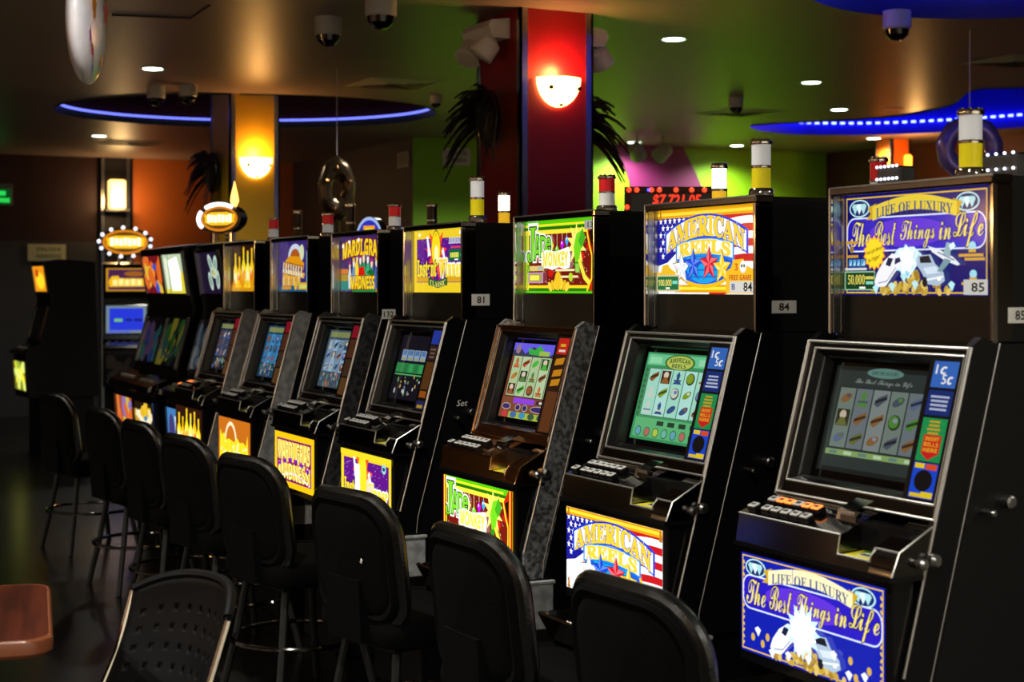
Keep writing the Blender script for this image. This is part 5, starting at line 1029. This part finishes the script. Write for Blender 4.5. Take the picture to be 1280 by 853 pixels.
# feather masks
def feather_mask(x, y, z, rz, label, n=64, s_=1.0, seed=1):
    t = thing('feather_mask', label, 'mask', (x, y, z), rz, 'feather masks hung on the columns'); r = random.Random(seed)
    one(mat('mask_black', (20, 18, 18), .35, noise=.2)).ball((0, -.055, 0), .15 * s_, 14, (.75, .36, 1.1)).build('face', t)
    m = one(mat('feather_black', (24, 22, 18), .6, noise=.3, nscale=30))
    for k in range(n):
        a = R(-20 + 220 * k / (n - 1)) + r.uniform(-.1, .1); L = r.uniform(.13, .27) * s_; pts = []
        for i in range(6):
            q = i / 5; pts.append(Vector((math.cos(a) * (.08 + L * q) * s_, -.05 - .14 * q * s_, math.sin(a) * (.10 + L * q) * s_ - .20 * q * q * s_)))
        for i in range(5):
            w0, w1 = .015 * (1 - .6 * i / 5) * s_, .015 * (1 - .6 * (i + 1) / 5) * s_; d = (pts[i + 1] - pts[i]).normalized(); e = d.cross(Vector((0, 1, 0))).normalized()
            m.add([pts[i] - e * w0, pts[i] + e * w0, pts[i + 1] + e * w1, pts[i + 1] - e * w1] + [q_ + Vector((0, .003, 0)) for q_ in (pts[i] - e * w0, pts[i] + e * w0, pts[i + 1] + e * w1, pts[i + 1] - e * w1)], [(0, 1, 2, 3), (7, 6, 5, 4), (0, 4, 5, 1), (2, 6, 7, 3), (1, 5, 6, 2), (3, 7, 4, 0)])
    f_ = m.build('feathers', t); f_['kind'] = 'stuff'
    one(GREYMET).tube([(0, .0, .05), (0, -.05, .05)], .008, 6).build('hook', t)
feather_mask(-7.60, 3.765, on_y(612, 148, 3.7).z, 0, 'dark feather mask on the shaded side of the red column', seed=2)
feather_mask(-7.60, 4.215, on_y(770, 155, 4.3).z, math.pi, 'dark feather mask peeking out beyond the red column', seed=3, n=54)
feather_mask(-11.85, 3.435, on_y(265, 215, 3.35).z, 0, 'dark feather mask on the side of the mustard column', seed=4)
# signs
def wall_sign(p, nrm, w, h, label, rows, col=(205, 205, 180), ink=(50, 80, 50), green=False):
    nrm = Vector(nrm).normalized(); rz = math.atan2(nrm.x, -nrm.y); t = thing('wall_sign', label, 'sign', p, rz)
    one(mat('sign_%d' % col[1], col, .5, noise=.04)).box(-w / 2, w / 2, -.012, 0, -h / 2, h / 2, .002).build('board', t); mb = one(mat('sign_ink_%d' % ink[1], ink, .6))
    im = mat('sign_ink_%d' % ink[1], ink, .6)
    for i, tx in enumerate(rows):
        a = Art(100, 100 * h / w, 1); a.text(tx, 55, a.H * (1 - (i + .7) / (len(rows) + .4)), 66, a.H * .22, ink, 'sans', m=im)
        a.build('lettering', t, (-w / 2, -.0125, -h / 2), (w, 0, 0), (0, 0, h), (0, -1, 0))
    for k in range(0 if rows else 4): one(im).box(-w * .36, w * .36, -.0128, -.0115, h * (.28 - .17 * k), h * (.34 - .17 * k)).build('printed_line', t)
    return t
nl = (LW[1][1] - LW[0][1], -(LW[1][0] - LW[0][0]), 0)
p = on_wall(570, 196, *LW); wall_sign(p, nl, .30, .17, 'white notice sign on the lime green wall', ('SALIDA DE', 'EMERGENCIA'))
p = on_y(505, 200, 6.05); wall_sign((p.x, 6.05, p.z), (0, -1, 0), .30, .16, 'small pale sign on the aubergine wall', (), (150, 148, 130))
p = on_wall(58, 316, (-18.1, -5), (-18.0, 5)); wall_sign((p.x + .02, p.y, p.z), (1, 0, 0), .42, .19, 'pale sign with two lines on the charcoal wall', ('SALIDA', 'EMERGENCIA'), (190, 190, 150))
p = on_wall(-8, 246, (-18.1, -5), (-18.0, 5)); t = thing('exit_sign', 'green glowing sign with two bars at the left edge', 'sign', (p.x + .03, p.y, p.z), R(90)); one(GREYMET).box(-.2, .2, -.02, .0, -.10, .15, .004).build('case', t)
a = Art(100, 56, 1.0); a.rect(0, 0, 100, 56, (6, 60, 20)); a.rect(8, 32, 84, 48, (40, 220, 90)); a.rect(8, 8, 96, 24, (40, 210, 80)); a.build('sign_face', t, (-.18, -.021, -.09), (.36, 0, 0), (0, 0, .18), (0, -1, 0))
# track spotlights before the plum panel
def spot_head(u, v, z, rz, label):
    p = at(u, v, z); t = thing('track_spotlight', label, 'spotlight', (p.x, p.y, CEIL), rz, 'spotlights near the plum panel'); m = mat('spot_beige', (165, 165, 140), .4); dz = p.z - CEIL
    one(m).tube([(0, 0, 0), (0, 0, dz + .08)], .012, 8).build('stem', t); h = one(m).lathe([(.03, .10), (.07, .06), (.08, -.08), (.075, -.09)], n=16).build('head', t, loc=(0, 0, dz)); h.rotation_euler = (R(55), 0, 0)
    one(mat('lamp_lens', (225, 220, 200), .15)).lathe([(.07, -.085), (.001, -.09)], n=14).build('lens', h)
spot_head(796, 189, 15.2, R(40), 'beige spotlight hanging before the plum wall panel, facing us'); spot_head(829, 190, 15.2, R(110), 'beige spotlight hanging before the plum wall panel, turned aside')

# balloons
pb = at(108, 28, 5.0)
t = thing('foil_balloon', 'white foil balloon seen edge on at the top of the picture', 'balloon', pb, math.pi / 2 - TH + R(14) + R(80))
FOIL = mat('white_foil', (232, 228, 238), .25, .05, noise=.1, nscale=14, bump=.5)
mb = one(FOIL); n, m = 40, 12; vs = []; fs = []
for i in range(-m, m + 1):
    q = i / m; r_ = .20 * math.sqrt(max(0, 1 - abs(q) ** 2.2)) if abs(i) < m else .004
    for k in range(n): a_ = 2 * math.pi * k / n; vs.append((r_ * math.cos(a_) , .052 * q, r_ * math.sin(a_)))
for i in range(2 * m):
    for k in range(n): fs.append((i * n + k, i * n + (k + 1) % n, (i + 1) * n + (k + 1) % n, (i + 1) * n + k))
mb.add(vs, fs); mb.build('envelope', t)
sd = thing  # prints on the far face
for i, (x, z, c, r_) in enumerate(((-.10, .03, (230, 140, 20), .05), (-.13, -.06, (170, 80, 170), .028), (-.10, -.10, (200, 40, 40), .03), (-.06, -.155, (40, 90, 190), .02), (.02, -.12, (230, 170, 40), .03), (.06, .04, (200, 50, 60), .05))):
    a = Art(2, 2, 1); mcol = mat('foil_print_%d' % i, c, .35); a.star(1, 1, 1, c, inner=.55); a.items[0] = a.items[0][:4] + (mcol,)
    rr_ = math.hypot(x, z); yy = .052 * (max(0, 1 - (rr_ / .20) ** 2)) ** (1 / 2.2)
    a.build('printed_star', t, (x - r_, -yy - .002, z - r_), (2 * r_, 0, 0), (0, 0, 2 * r_), (0, -1, 0))
one(mat('ribbon', (230, 225, 235), .4)).tube([(0, 0, .19), (.005, 0, .3), (0, 0, CEIL - pb.z)], .003, 5).build('ribbon', t)
def ring_balloon(p, rz, label, R_, r_, m, sz=1.0, hang=True):
    t = thing('ring_balloon', label, 'balloon', p, rz); mb = one(m); vs = []; fs = []; n, k = 36, 12
    for i in range(n):
        a_ = 2 * math.pi * i / n
        for j in range(k): b_ = 2 * math.pi * j / k; q = R_ + r_ * math.cos(b_) * (1 + .08 * math.sin(9 * a_)); vs.append((q * math.cos(a_), r_ * math.sin(b_), q * math.sin(a_) * sz))
    for i in range(n):
        for j in range(k): fs.append((i * k + j, i * k + (j + 1) % k, ((i + 1) % n) * k + (j + 1) % k, ((i + 1) % n) * k + j))
    mb.add(vs, fs); mb.build('envelope', t)
    one(mat('ribbon', (230, 225, 235), .4)).tube([(0, 0, (R_ + r_) * sz), (0, 0, CEIL - p[2])], .003, 5).build('ribbon', t)
    return t
pr_ = at(1212, 186, 9.0)
t = ring_balloon(pr_, math.pi / 2 - TH, 'lilac ring shaped foil balloon beside the nearest tower light', .14, .055, mat('lilac_foil', (150, 130, 200), .25, .4, noise=.2, nscale=20, bump=.4))
pr_ = at(421, 236, 10.5)
t = ring_balloon(pr_, math.pi / 2 - TH + R(25), 'dark oval ring balloon before the aubergine wall', .085, .045, mat('bronze_foil', (90, 74, 52), .22, .6, noise=.3, nscale=20, bump=.4), 1.7)
for a_ in (20, 100, 160, 250, 310): one(mat('bronze_bead', (220, 150, 90), .2, .6)).ball((.085 * math.cos(R(a_)), -.045, .145 * math.sin(R(a_))), .013, 8).build('bead', t)
one(mat('bronze_foil')).tube([(0, 0, -.2), (.01, 0, -.40), (0, 0, -.5)], [.02, .03, .01], 8).build('tail', t)
one(STEEL).box(-16.0, -3.2, -.01, .02, .0, .004).build('floor_strip')['kind'] = 'structure'
bpy.data.scenes.remove(TSC)
